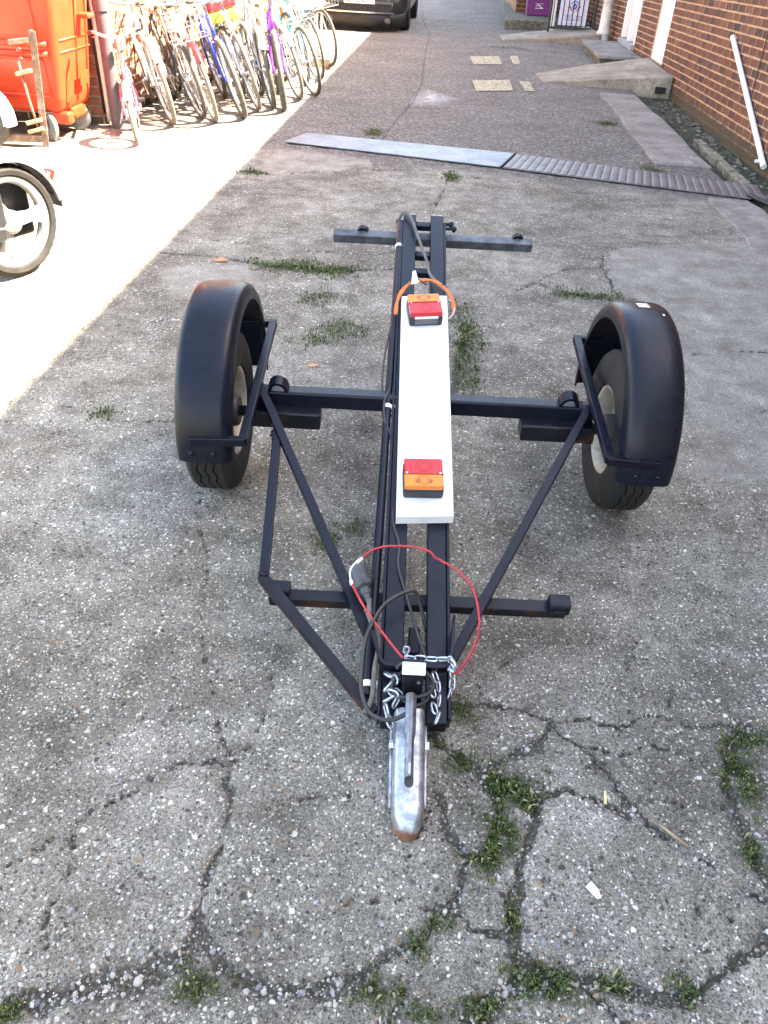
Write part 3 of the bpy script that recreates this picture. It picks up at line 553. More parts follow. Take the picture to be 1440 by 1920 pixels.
# ================================================================== buildings
def brick_wall(parent, wallname, plane_o, X, N, len_, z0, z1, holes, mats, tilt=0.0, piv=0.0, single=lambda s, z: 0, limit=300, seed=1, bl=.225, bh=.075, core=.3):
    """wall in the vertical plane through plane_o, along X, facing N; bricks stand 4 mm proud of the mortar"""
    rs = random.Random(seed); Z = Vector((0, 0, 1)); X = Vector(X); N = Vector(N); o0 = Vector(plane_o)
    def hole(s, z):
        return any(a - .001 < s < b + .001 and c < z < d for a, b, c, d in holes)
    # mortar core split round the openings
    mb = MB(); cuts = sorted(set([0, len_] + [h[0] for h in holes] + [h[1] for h in holes]))
    for a, b in zip(cuts[:-1], cuts[1:]):
        mid = (a + b) / 2; spans = [(z0 - .3, z1)]
        for h in holes:
            if h[0] - .001 <= mid <= h[1] + .001:
                ns = []
                for p, q in spans:
                    if h[2] > p: ns.append((p, min(q, h[2])))
                    if h[3] < q: ns.append((max(p, h[3]), q))
                spans = ns
        for p, q in spans:
            if q - p > .01: mb.frame(o0 + X * a - N * core, X, N, Z, b - a, core, q - p); 
            if q - p > .01:
                for i in range(8): mb.v[-8 + i] = tuple(Vector(mb.v[-8 + i]) + Z * p)
    core_o = mb.build(wallname, mats[1], parent, fix=True)
    cand = []; nc = int((z1 - z0 + 1.2) / bh); g = .013
    for c in range(-8, nc):
        zz = z0 + c * bh; s = -(bl / 2 if c % 2 else 0)
        while s < len_:
            a, b = max(s + g / 2, .002), min(s + bl - g / 2, len_ - .002); s += bl
            if b - a < .03: continue
            # clip against holes
            parts = [(a, b)]
            for h in holes:
                zc = zz + bh / 2 - tilt * ((a + b) / 2 - piv)
                if h[2] - bh * .3 < zc < h[3] + bh * .3:
                    np_ = []
                    for p, q in parts:
                        if h[1] <= p or h[0] >= q: np_.append((p, q)); continue
                        if h[0] - p > .02: np_.append((p, h[0] - .003))
                        if q - h[1] > .02: np_.append((h[1] + .003, q))
                    parts = np_
            for p, q in parts:
                sh = -tilt * ((p + q) / 2 - piv); zb = zz + sh
                if zb > z1 - .05 or zb < z0 - .14: continue
                cand.append((p, q, zb, c))
    cand.sort(key=lambda t: -single((t[0] + t[1]) / 2, t[2])); nb = 0; vs = []; fs = []; bc = []; cache = {}
    for p, q, zb, c in cand:
        dz = -tilt * (q - p) / 2; ox = rs.uniform(-.0025, .0025); ozz = rs.uniform(-.0015, .0015); pr_ = .0012 + rs.uniform(0, .0016); h = bh - g
        def pt(s, z, d): return o0 + X * s + Z * z + N * d
        e = .0015
        P = [(p, zb - dz + ozz, 0), (q, zb + dz + ozz, 0), (q, zb + dz + h + ozz, 0), (p, zb - dz + h + ozz, 0)]
        P2 = [(p + e, zb - dz + e + ozz, pr_), (q - e, zb + dz + e + ozz, pr_), (q - e, zb + dz + h - e + ozz, pr_), (p + e, zb - dz + h - e + ozz, pr_)]
        vv = [pt(a, b, d - .004) for a, b, d in P] + [pt(a, b, d) for a, b, d in P2]; ff = [(4, 5, 6, 7), (0, 1, 5, 4), (1, 2, 6, 5), (2, 3, 7, 6), (3, 0, 4, 7)]
        if nb < limit and single((p + q) / 2, zb) > 0:
            ctr = pt((p + q) / 2, zb + h / 2, 0)
            me = bpy.data.meshes.new('brick'); me.from_pydata([tuple(v - ctr) for v in vv], [], ff); me.materials.append(mats[0])
            bo = bpy.data.objects.new('brick', me); C.objects.link(bo); bo.location = ctr; bo.parent = core_o; bo.matrix_parent_inverse = wm(core_o).inverted(); nb += 1
        else:
            n = len(vs); vs += [tuple(v) for v in vv]; fs += [tuple(i + n for i in f) for f in ff]; bc += [rs.random()] * 8
    if vs:
        me = bpy.data.meshes.new('brickwork'); me.from_pydata(vs, [], fs); me.materials.append(mats[0]); at = me.attributes.new('bc', 'FLOAT', 'POINT'); at.data.foreach_set('value', np.array(bc, np.float32))
        bo = bpy.data.objects.new('brickwork', me); C.objects.link(bo); adopt(bo, parent); stuff(bo)
    return core_o
UW = 2.64
EAVE = 4.03 * math.tan(SUN_EL) / math.cos(SUN_AHEAD) * 1.0
rb = thing('brick_building', 'long red-brown brick building shading the alley, with white doors in its side', 'building', AL(UW, 9, 0))
V0 = -7.0
doors_r = [(11.78 - V0, 12.58 - V0, .20, 2.2), (13.85 - V0, 15.1 - V0, .14, 2.2)]
vis = lambda s, z: (1 / (s + V0)) if (6.9 < s + V0 < 11.75 and z < 1.02) else 0
core_r = brick_wall(rb, 'wall', AL(UW, V0, 0), _a, -_b, 27.2, 0, EAVE, doors_r, (M['brick'], M['mortar']), .0213, 9 - V0, vis, 300, 2)
mb = MB(); mb.frame(AL(UW + .3, V0, 0), _b, _a, Vector((0, 0, 1)), 5.5, 27.2, EAVE); mb.build('building_core', M['mortar'], rb)
mb = MB(); mb.frame(AL(UW - .0, V0 - .1, EAVE + .002), _b, _a, Vector((0, 0, 1)), 6, 27.4, .18); mb.build('roof', M['grey_frame'], rb)
def wallpt(v, z, d=0.0): return AL(UW - d, v, z)
# white door panel at the ramp
mb = MB(); mb.frame(wallpt(11.78, .20, -.10), _b * -1, _a, Vector((0, 0, 1)), .085, .80, 2.0); dr = mb.build('door', M['white_paint'], rb, bevel=.004); dr['label'] = 'plain white flush door at the top of the near ramp'
mb = MB(); mb.frame(wallpt(11.78, .12, -.1), _b * -1, _a, Vector((0, 0, 1)), .13, .80, .078); mb.build('threshold', M['ramp_side'], dr, bevel=.005)
# second doorway: white frame, grey sill, recessed leaf
mb = MB(); mb.frame(wallpt(13.92, .22, -.14), _b * -1, _a, Vector((0, 0, 1)), .05, 1.11, 1.95); d2 = mb.build('door', M['white_dirty'], rb, bevel=.004); d2['label'] = 'white framed door above the concrete step'
for v_, w_ in ((13.853, .09), (14.42, .08), (15.007, .09)):
    mb = MB(); mb.frame(wallpt(v_, .22, -.088), _b * -1, _a, Vector((0, 0, 1)), .10, w_, 1.97); mb.build('door_frame', M['white_paint'], d2, bevel=.004)
mb = MB(); mb.frame(wallpt(13.853, .145, -.1), _b * -1, _a, Vector((0, 0, 1)), .15, 1.244, .07); mb.build('sill', M['grey_frame'], d2, bevel=.006)
# hairline crack cover / thin black cable down the wall
mb = MB(); mb.tube([wallpt(8.02, 1.6, .016), wallpt(8.01, .84, .014), wallpt(7.97, .40, .014), wallpt(7.93, .30, .014)], .005, 6); mb.build('wall_cable', M['cable'], rb, True)
# white column with a collar (soil pipe) at the far end of the wall
mb = MB(); cp = AL(2.47, 15.95, 0); mb.lathe(cp, (0, 0, 1), [(0, -.05), (.115, -.05), (.115, .03), (.10, .035), (.10, .17), (.118, .175), (.118, .21), (.092, .215), (.088, .5), (.088, 3.2), (0, 3.2)], 20); mb.build('soil_pipe', M['white_dirty'], rb, 'auto')
# far neighbour with a brick pier
fb = thing('brick_pier_building', 'brick pier and wall standing behind the purple recycling box', 'building', AL(1.2, 19.9, 0))
fbholes = []
brick_wall(fb, 'wall', AL(1.13, 19.6, .18), _b, -_a, 1.48, 0, 2.3, [], (M['brick'], M['mortar']), 0, 0, lambda s, z: 1 if (s < .8 and z < .7) else 0, 60, 6)
brick_wall(fb, 'side_wall', AL(1.13, 19.6, .18), _a, -_b, 9.0, 0, 2.3, [], (M['brick2'], M['mortar']), 0, 0, lambda s, z: 0, 0, 7)
# left building: facade behind the bicycles, return wall behind the bin
lb = thing('brick_building', 'sunlit brick building behind the parked bicycles and red bin', 'building', AL(-2.95, 9, 0))
UL = -2.97
win = [(1.0, 3.4, 1.02, 2.3), (4.6, 6.6, 1.02, 2.3)]
brick_wall(lb, 'facade', AL(UL, 7.2, 0), _a, _b, 9.0, 0, 3.6, win, (M['brick2'], M['mortar2']), 0, 0, lambda s, z: (1 / (s + 7)) if (s < 3.6 and .3 < z < 1.25) else 0, 180, 3)
brick_wall(lb, 'return_wall', AL(UL - 3.2, 7.2, 0), _b, -_a, 3.2, 0, 3.6, [], (M['brick2'], M['mortar2']), 0, 0, lambda s, z: 1 if (s > 2.6 and z < 1.25) else 0, 60, 4)
for a, b, c, d in win:
    mb = MB(); mb.frame(AL(UL - .12, 7.2 + a, c), _b, _a, Vector((0, 0, 1)), .03, b - a, d - c); wo = mb.build('window', M['glass'], lb)
    mb = MB(); mb.frame(AL(UL - .06, 7.2 + a - .06, c - .06), _b, _a, Vector((0, 0, 1)), .16, b - a + .12, .07); mb.build('window_sill', M['white_dirty'], wo, bevel=.006)
    for q in range(4):
        mb = MB(); mb.frame(AL(UL - .085, 7.2 + a + (b - a - .05) * q / 3, c + .012), _b, _a, Vector((0, 0, 1)), .05, .05, d - c - .02); mb.build('window_bar', M['white_paint'], wo)
mb = MB(); mb.frame(AL(UL - 3.0, 7.2 + .28, 3.61), _b, _a, Vector((0, 0, 1)), 3.3, 8.9, .16); mb.build('roof', M['grey_frame'], lb)
mb = MB(); pp = AL(-2.87, 7.12, 0); mb.lathe(pp, (0, 0, 1), [(0, -.02), (.05, -.02), (.05, .85), (.062, .852), (.062, .93), (.05, .932), (.05, 3.5), (0, 3.5)], 18); mb.build('downpipe', M['pipe_grey'], lb, 'auto')
mb = MB(); mb.tube([AL(-2.99, 7.17, .1), AL(-3.0, 7.17, 3.4)], .014, 8); mb.build('wall_cable', M['cable'], lb, True)
mb = MB(); mb.tube([AL(-2.93, 7.10, .05), AL(-2.94, 7.13, 3.4)], .018, 8); mb.build('wall_pipe', M['white_dirty'], lb, True)

# ================================================================== ramps, steps, covers
def slab_obj(name, poly_top, zt, zb, mat, lab, cat, bevel=.01, grp=None):
    """closed block: poly of (u, v), top heights zt list, bottom zb"""
    n = len(poly_top); mb = MB(); T_ = [AL(u, v, z) for (u, v), z in zip(poly_top, zt)]; B_ = [AL(u, v, zb) for u, v in poly_top]
    mb.add(T_ + B_, [tuple(range(n)), tuple(range(n, 2 * n))[::-1]] + [(i, i + n, (i + 1) % n + n, (i + 1) % n) for i in range(n)])
    o = mb.build(name, mat, None, bevel=bevel); tag(o, lab, cat, grp); return o
r1 = slab_obj('concrete_ramp', [(1.10, 11.22), (1.75, 11.06), (2.625, 10.92), (2.625, 12.62), (1.75, 12.30), (1.05, 11.9)], [.012, .09, .185, .20, .10, .012], -.16, M['ramp'], 'concrete wheelchair ramp rising to the plain white door', 'ramp', .012)
mb = MB(); mb.box(AL(2.50, 10.93, .03), (.12, .05, .07), Matrix.Rotation(-AZ, 3, 'Z')); mb.build('drain_hole', M['car_black'], r1)
r2 = slab_obj('concrete_ramp', [(.75, 15.85), (1.55, 15.86), (2.42, 15.80), (2.42, 17.3), (1.6, 17.2), (.72, 16.6)], [.012, .07, .17, .17, .08, .012], -.1, M['ramp'], 'far concrete ramp in front of the dark gate', 'ramp', .012)
st = thing('concrete_step', 'low concrete doorstep with two paving slabs beside the near ramp', 'step', AL(2.3, 14.2, 0))
mb = MB(); mb.frame(AL(2.06, 13.15, -.03), _b, _a, Vector((0, 0, 1)), .56, 2.0, .125); mb.build('base', M['ramp_side'], st, bevel=.01)
for v_ in (13.10, 14.15):
    mb = MB(); mb.frame(AL(2.02, v_, .097), _b, _a, Vector((0, 0, 1)), .605, 1.03, .045); mb.build('slab', concrete('slab_%d' % int(v_), (.18, .17, .15), (.34, .33, .30), 26, .4, (.12, .11, .09)), st, bevel=.008)
slab_obj('concrete_platform', [(.86, 17.85), (2.5, 17.95), (2.5, 22.5), (.95, 22.5)], [.17, .17, .17, .17], -.06, M['ramp_side'], 'raised concrete platform under the purple recycling box', 'platform', .02)
# cover plates across the alley
def ribbed_plate():
    t = thing('cover_plate', 'long brown ribbed steel cable ramp reaching to the gutter', 'cover plate', AL(1.3, 6.55, 0))
    a0, a1 = Vector(AL(.557, 7.02)), Vector(AL(2.37, 6.48)); b0, b1 = Vector(AL(.425, 6.53)), Vector(AL(2.33, 6.05)); n = 31
    mb = MB(); mb.prism([b0 + Vector((0, 0, .008)), b1 + Vector((0, 0, .008)), a1 + Vector((0, 0, .008)), a0 + Vector((0, 0, .008))], (0, 0, .008)); mb.build('base_plate', M['plate_brown'], t, bevel=.003)
    for k in range(n):
        f = (k + .5) / n; p = b0.lerp(b1, f); q = a0.lerp(a1, f); d = (b1 - b0) / n; e = .09 * (q - p)
        mb = MB(); pr_ = []
        for th in range(7):
            a = math.pi * th / 6; pr_.append((math.cos(a) * .45, math.sin(a) * .004))
        vs = [p + e * .1 + d * c + Vector((0, 0, .016 + s)) for c, s in pr_] + [q - e * .1 + d * c + Vector((0, 0, .016 + s)) for c, s in pr_]
        mb.add(vs, [(i, i + 1, i + 8, i + 7) for i in range(6)] + [tuple(range(7))[::-1], tuple(range(7, 14))]); mb.build('rib', M['plate_brown'], t, 'auto')
ribbed_plate()
def tread_plate():
    t = thing('cover_plate', 'grey aluminium tread plate lying across the middle of the alley', 'cover plate', AL(-.4, 6.9, 0))
    a0, a1 = Vector(AL(-1.259, 7.311)), Vector(AL(.535, 7.04)); b0, b1 = Vector(AL(-1.384, 6.93)), Vector(AL(.40, 6.54))
    Zv = Vector((0, 0, .010)); mb = MB(); mb.prism([b0 + Zv, b1 + Zv, a1 + Zv, a0 + Zv], (0, 0, .009)); pl_ = mb.build('plate', M['plate_grey'], t, bevel=.003)
    mb = MB(); rs = random.Random(2); D = (b1 - b0).normalized(); Ev = (a0 - b0).normalized()
    for i in range(72):
        for j in range(16):
            p = b0.lerp(b1, (i + .5) / 72).lerp(a0.lerp(a1, (i + .5) / 72), (j + .5) / 16) + Vector((0, 0, .0195)); X = (D + Ev if (i + j) % 2 else D - Ev).normalized(); Y = Vector((-X.y, X.x, 0))
            mb.add([p - X * .009, p - Y * .0035 + Vector((0, 0, .0018)), p + X * .009, p + Y * .0035 + Vector((0, 0, .0018))], [(0, 1, 2, 3)])
    tb = mb.build('tread_pattern', M['plate_grey'], t, fix=False); stuff(tb)
    mb = MB(); mb.bar(a1 + D * .012 + Vector((0, 0, .016)), b1 + D * .012 + Vector((0, 0, .016)), .014, .018); mb.build('end_lip', M['car_black'], t, bevel=.003)
tread_plate()
mb = MB(); mb.tube(smooth_path([AL(2.20, 6.12, .03), AL(2.30, 5.98, .012), AL(2.38, 5.92, .0), AL(2.55, 5.95, -.03), AL(2.6, 6.3, -.03)]), .018, 8); tag(mb.build('hose', M['cable'], None, True), 'short black hose end lying in the gutter by the ribbed plate', 'hose')

# ================================================================== the trailer
TK = .284                                      # the trailer rests on its nose: the frame climbs to the rear
def tz(y, off=0.0): return .12 + TK * (y - 1.237) + off
def tp(x, y, off=0.0): return Vector((x, y, tz(y, off)))
TN = Vector((0, -TK, 1)).normalized(); TD = Vector((0, 1, TK)).normalized(); TX = Vector((1, 0, 0))
tr = thing('trailer', 'black two-wheeled tow trailer frame with wide mudguards resting on its hitch', 'trailer', (.095, 2.1, 0))
def tbar(name, a, b, w, h, mat='black', par=None, bevel=.003, up=TN):
    mb = MB(); mb.bar(a, b, w, h, up); return mb.build(name, M[mat], par or tr, bevel=bevel)
# chassis rails with rounded rear ends and an outer lip
for x0, x1, lip in ((.015, .063, -1), (.117, .165, 1)):
    w = x1 - x0; xc = (x0 + x1) / 2; h = .05; y0, y1 = 1.085, 2.985
    mb = MB(); prof = [(y0, 0), (y0, -h), (y1, -h)] + [(y1 + .028 * math.sin(a), -h / 2 - math.cos(a) * h / 2 + .004 * math.sin(a)) for a in [math.pi * k / 8 for k in range(1, 8)]] + [(y1, .004)]
    poly = [tp(x0, 1.237) + TD * ((y - 1.237) / TD.y) + TN * o - TX * 0 for y, o in prof]; mb.prism(poly, TX * w)
    rail = mb.build('chassis_rail', M['black'], tr, bevel=.003)
    xl = x0 - .004 if lip < 0 else x1 + .004
    tbar('rail_lip', tp(xl, 1.10, -.022), tp(xl, 2.94, -.022), .007, .052, par=rail, bevel=.0015)
for y, r_ in ((2.955, .012), (2.775, .010), (2.679, .008)):
    mb = MB(); mb.bar(tp(.0635, y, -.02), tp(.1165, y, -.02), .03, .022, TN); mb.build('cross_member', M['black'], tr, bevel=.003)
for x0, x1, y, r_ in ((.1655, .205, 2.972, .007), (.1655, .215, 2.945, .006), (-.012, .0145, 2.972, .007)):
    mb = MB(); mb.cyl(tp(x0, y, -.018), tp(x1, y, -.018), r_, 10); e = tp(x1 - .01 if x1 > .1 else x0 + .01, y, -.018); mb.cyl(e - TX * .006, e + TX * .006, r_ * 2.0, 6); mb.build('bolt', M['black'], tr, 'auto')
# axle beam with suspension units, loops
ax_y, ax_z = 2.07, .33
mb = MB(); mb.bar((-.425, ax_y, ax_z), (.615, ax_y, ax_z), .05, .05); mb.build('axle_beam', M['black'], tr, bevel=.006)
def loop(name, c, w, h, d, axis_x=True):        # bent flat-bar loop standing on a bar
    n = 12; out = []; inn = []
    for k in range(n + 1):
        a = math.pi * k / n; out.append((math.cos(a) * w / 2, math.sin(a) * h)); inn.append((math.cos(a) * (w / 2 - .009), math.sin(a) * (h - .009)))
    mb = MB(); poly = out + inn[::-1]; A = TX if axis_x else TD; D = TD if axis_x else TX
    vs = [Vector(c) + A * p + TN * q - D * d / 2 for p, q in poly]; n2 = len(poly); vs2 = [v + D * d for v in vs]
    fs = []
    for k in range(n): a_, b_, c_, d_ = k, k + 1, n2 - 2 - k, n2 - 1 - k; fs += [(a_, b_, c_, d_), (a_ + n2, d_ + n2, c_ + n2, b_ + n2)]
    for k in range(n2): fs.append((k, (k + 1) % n2, (k + 1) % n2 + n2, k + n2))
    mb.add(vs + vs2, fs); return mb.build(name, M['black'], tr, 'auto')
loop('lashing_loop', (-.335, ax_y - .005, ax_z + .024), .062, .040, .036); loop('lashing_loop', (.535, ax_y - .005, ax_z + .024), .062, .040, .036)
for x0, x1 in ((-.425, -.205), (.395, .615)):
    mb = MB(); mb.bar((x0, 2.03, .286), (x1, 2.03, .286), .07, .052); su = mb.build('suspension_unit', M['rusty_black'], tr, bevel=.005)
    s = 1 if x0 > 0 else -1; xo = x1 if s > 0 else x0
    mb = MB(); mb.bar((xo - s * .02, 2.03, .29), (xo - s * .02, 2.11, .245), .03, .05); mb.cyl((xo - s * .03, 2.11, .248), (xo + s * .07, 2.11, .248), .017, 12); mb.build('stub_axle', M['black'], su, 'auto')
# wheels
WR, WW = .248, .135; WC = Vector((0, 2.11, .248))
def wheel(xc, s):
    c = Vector((xc, WC.y, WC.z)); X = TX * s                       # +X points outwards
    rim = MB(); rp = [(.135, -.058), (.128, -.056), (.120, -.045), (.112, -.02), (.112, .02), (.120, .045), (.128, .052), (.135, .054), (.139, .052), (.139, -.056)]
    rim.lathe(c, X, rp, 40, True); rim.lathe(c, X, [(.112, .0), (.095, .012), (.07, .022), (.062, .008), (.035, .008), (.035, .0), (.062, .0), (.07, .014), (.095, .004), (.112, -.008)], 40, True)
    wo = rim.build('wheel', M['rim'], tr, 'auto'); wo['label'] = 'cream painted rim flecked with rust'
    t = MB(); h = WW / 2
    prof = [(.136, -h * .78), (.142, -h * .92), (.165, -h * 1.04), (.195, -h * 1.06), (.222, -h * .98), (.238, -h * .86), (.2455, -h * .70)]
    tread = [(.2470, -h * .68), (.2475, -h * .40), (.2395, -h * .385), (.2395, -h * .33), (.2480, -h * .315), (.2485, -h * .03), (.2400, -h * .02), (.2400, h * .02), (.2485, h * .03), (.2480, h * .315), (.2395, h * .33), (.2395, h * .385), (.2475, h * .40), (.2470, h * .68)]
    prof = prof + tread + [(r_, -q) for r_, q in prof[::-1]] + [(.139, h * .6), (.139, -h * .6)]
    n = 96; k = len(prof); Y_ = Vector((0, 1, 0)); Z_ = Vector((0, 0, 1)); vs = []; fs = []
    for i in range(n):
        a = 2 * math.pi * i / n; d = Y_ * math.cos(a) + Z_ * math.sin(a); zig = .0032 * (1 if i % 4 < 2 else -1)
        for r_, q in prof: vs.append(c + d * r_ + X * (q + (zig if r_ > .2385 and abs(q) < h * .5 else 0)))
    for i in range(n):
        j = (i + 1) % n
        for q in range(k): w_ = (q + 1) % k; fs.append((i * k + q, j * k + q, j * k + w_, i * k + w_))
    t.add(vs, fs); ty = t.build('tyre', M['tyre'], wo, 'auto')
    hb = MB(); hb.lathe(c, X, [(0, -.06), (.045, -.06), (.05, -.05), (.05, .0), (.034, .01), (.032, .04), (.028, .05), (0, .052)], 20); hb.build('hub', M['hub'], wo, 'auto')
    for q in range(4):
        a = q * math.pi / 2 + .4; p = c + (Y_ * math.cos(a) + Z_ * math.sin(a)) * .049; nb = MB(); nb.cyl(p - X * .028, p + X * .02, .008, 6); nb.build('wheel_nut', M['zinc'], wo)
    return wo
wheel(.728, 1); wheel(-.528, -1)
def mudguard(xc, s):
    c = Vector((xc, 2.10, .300)); Rm = .345; w = .078; Y_ = Vector((0, 1, 0)); Z_ = Vector((0, 0, 1)); th = .004
    cs = [(-w, -.050), (-w * .995, -.034), (-w * .95, -.018), (-w * .84, -.007), (-w * .66, -.0015), (-w * .35, .0), (0, .001), (w * .35, .0), (w * .66, -.0015), (w * .84, -.007), (w * .95, -.018), (w * .995, -.034), (w, -.050)]
    inner = [(q * (1 - th / w), r_ - th) for q, r_ in cs[::-1]]; inner[0] = (w - th, -.050); inner[-1] = (-w + th, -.050); prof = cs + inner; k = len(prof); n = 60; a0, a1 = R_(-10), R_(183)
    vs = []; fs = []
    for i in range(n + 1):
        a = a0 + (a1 - a0) * i / n; d = Y_ * math.cos(a) + Z_ * math.sin(a)
        flare = 1.0
        for q, r_ in prof: vs.append(c + d * (Rm + r_) + TX * q)
    for i in range(n):
        for q in range(k): w_ = (q + 1) % k; fs.append((i * k + q, (i + 1) * k + q, (i + 1) * k + w_, i * k + w_))
    fs += [tuple(range(k)), tuple(n * k + q for q in range(k))[::-1]]
    # end caps as strips
    fs = fs[:-2]
    for base in (0, n * k):
        m_ = len(cs)
        for q in range(m_ - 1): fs.append((base + q, base + q + 1, base + k - 2 - q, base + k - 1 - q))
    mb = MB(); mb.add(vs, fs); o = mb.build('mudguard', M['mudguard'], tr, 'auto')
    return o
mg_r = mudguard(.708, 1); mg_l = mudguard(-.500, -1)
for mg, c in ((mg_r, .708), (mg_l, -.500)):
    for dx in (-.03, .03):
        mb = MB(); a = R_(178); p = Vector((c + dx, 2.10 + math.cos(a) * .345, .300 + math.sin(a) * .345)); mb.lathe(p, (0, -1, 0), [(.009, -.004), (.008, .003), (.004, .006), (0, .006)], 10); mb.build('rivet', M['black'], mg, 'auto')
def sticker(par, ctr_a, x0, w, l, Rm=.345, cy=2.10, cz=.300):
    mb = MB(); vs = []
    for k in range(5):
        a = ctr_a + (k / 4 - .5) * l / Rm; d = Vector((0, math.cos(a), math.sin(a))); p = Vector((0, cy, cz)) + d * (Rm + .0022)
        vs += [p + TX * x0, p + TX * (x0 + w)]
    mb.add(vs, [(2 * k, 2 * k + 1, 2 * k + 3, 2 * k + 2) for k in range(4)]); return mb.build('sticker', M['paper'], par, fix=False)
sk_ = sticker(mg_r, R_(84), .690, .032, .038)
a_ = R_(84); d_ = Vector((0, math.cos(a_), math.sin(a_))); text('sticker_writing', '1979', .014, M['ink'], basis(Vector((.706, 2.10, .300)) + d_ * .3480, (1, 0, 0), Vector((0, math.sin(a_), -math.cos(a_)))), sk_, .0002)
sticker(mg_r, R_(95), .745, .006, .008)
# mudguard brackets: inner side arm plus front and rear stubs under the guard
for s, xi, xo in ((1, .612, .70), (-1, -.402, -.50)):
    A = Vector((xi, 2.435, .405)); B = Vector((xi - s * .012, 1.765, .352))
    br = tbar('mudguard_bracket', A, B, .024, .024, bevel=.002, up=(0, 0, 1))
    tbar('bracket_foot', B + Vector((-s * .006, .004, -.001)), Vector((xo + s * .03, 1.762, .349)), .022, .023, par=br, bevel=.002, up=(0, 0, 1))
    tbar('bracket_foot', A + Vector((-s * .006, -.01, 0)), Vector((xo, 2.425, .400)), .022, .023, par=br, bevel=.002, up=(0, 0, 1))
    mb = MB(); mb.bar((xi - s * .03, 2.07, .345), (xi - s * .004, 2.07, .362), .03, .02); mb.build('weld_tab', M['black'], br, bevel=.004)
    mb = MB(); mb.frame(Vector((xo - .02, 1.752, .3605)), TX, Vector((0, 1, 0)), Vector((0, 0, 1)), .04, .02, .004); mb.build('fixing_tab', M['black'], br, bevel=.001)
# front and rear bars with end loops
fbar = tbar('front_bar', tp(-.280, 1.434, -.075), tp(.474, 1.440, -.075), .034, .034, 'rusty_black', bevel=.003)
rbar = tbar('rear_bar', tp(-.245, 2.955, -.07), tp(.505, 2.955, -.07), .042, .034, 'worn_bar', bevel=.003)
for x in (-.20, .455):
    mb = MB(); mb.cyl(tp(x, 2.955, -.056), tp(x, 2.955, -.0515), .004, 8); mb.build('bolt_hole', M['car_black'], rbar)
for x in (-.135, .450):
    loop('lashing_loop', tp(x, 2.975, -.07), .05, .03, .02)
def buffer(x):                                  # short bent stop on the front bar
    c = tp(x, 1.432, -.058); n = 8; prof = [(-.020, -.004), (-.020, .020)] + [(-.020 + .012 * (1 - math.cos(a)), .020 + .012 * math.sin(a)) for a in [math.pi / 2 * k / 4 for k in range(1, 5)]] + [(.012 - .0 + .012 * math.sin(a), .032 - .012 * (1 - math.cos(a))) for a in [math.pi / 2 * k / 4 for k in range(1, 5)]] + [(.024, -.004)]
    mb = MB(); mb.prism([c - TX * .026 + TD * p + TN * q for p, q in prof], TX * .052); o = mb.build('lashing_stop', M['black'], tr, bevel=.002)
    mb = MB(); mb.prism([c - TX * .018 - TD * .0203 + TN * .004, c + TX * .018 - TD * .0203 + TN * .004, c + TX * .012 - TD * .0203 + TN * .018, c - TX * .012 - TD * .0203 + TN * .018], -TD * .001); mb.build('stop_opening', M['car_black'], o)
buffer(.452); buffer(-.252)
# diagonal braces (square tube)
tbar('diagonal_brace', Vector((.604, 2.072, .352)), tp(.178, 1.262, -.045), .024, .024, bevel=.002)
tbar('diagonal_brace', Vector((-.398, 2.085, .362)), tp(-.006, 1.285, -.045), .024, .024, bevel=.002)
tbar('diagonal_brace', Vector((-.321, 1.935, .300)), tp(-.292, 1.434, -.022), .024, .024, bevel=.002)
tbar('diagonal_brace', tp(-.298, 1.446, -.023), tp(.002, 1.118, -.03), .027, .027, 'rusty_black', bevel=.002)
mb = MB(); mb.box(tp(.09, 1.33, -.10), (.028, .07, .10), Matrix.Rotation(math.atan(TK), 3, 'X')); mb.build('drop_bracket', M['black'], tr, bevel=.003)
tbar('hook_stub', tp(.184, 1.36, -.015), tp(.172, 1.25, -.03), .006, .02, bevel=.002)
def weld(p, d, n_=7, L=.022):
    p, d = Vector(p), Vector(d).normalized(); mb = MB(); pts = [p + d * (L * (k / (n_ - 1) - .5)) + Vector((rnd(-.001, .001), rnd(-.001, .001), rnd(-.001, .001))) for k in range(n_)]
    mb.tube(pts, [.0035 + .0016 * (k % 2) + rnd(0, .0008) for k in range(n_)], 7); mb.build('weld_bead', M['black'], tr, True)
random.seed(12)
for p, d in ((tp(-.332, 1.90, -.008), TD), (tp(-.324, 1.885, -.008), (.5, .9, .25)), (tp(-.294, 1.441, -.008), TX), (tp(-.296, 1.448, -.010), (1, .6, .1)), ((-.402, 2.055, .357), TX), ((.606, 2.045, .357), TX), ((-.39, 2.046, .345), (0, 0, 1)), ((.60, 2.046, .345), (0, 0, 1)), (tp(.178, 1.275, -.03), TD), (tp(-.008, 1.30, -.03), TD), (tp(.012, 2.045, -.055), TX), (tp(.168, 2.045, -.055), TX), (tp(.01, 1.418, -.058), TX), (tp(.17, 1.42, -.058), TX), (tp(.43, 1.434, -.052), TD), (tp(.478, 1.434, -.052), TD), (tp(.01, 2.935, -.05), TX), (tp(.17, 2.935, -.05), TX)):
    weld(p, d)
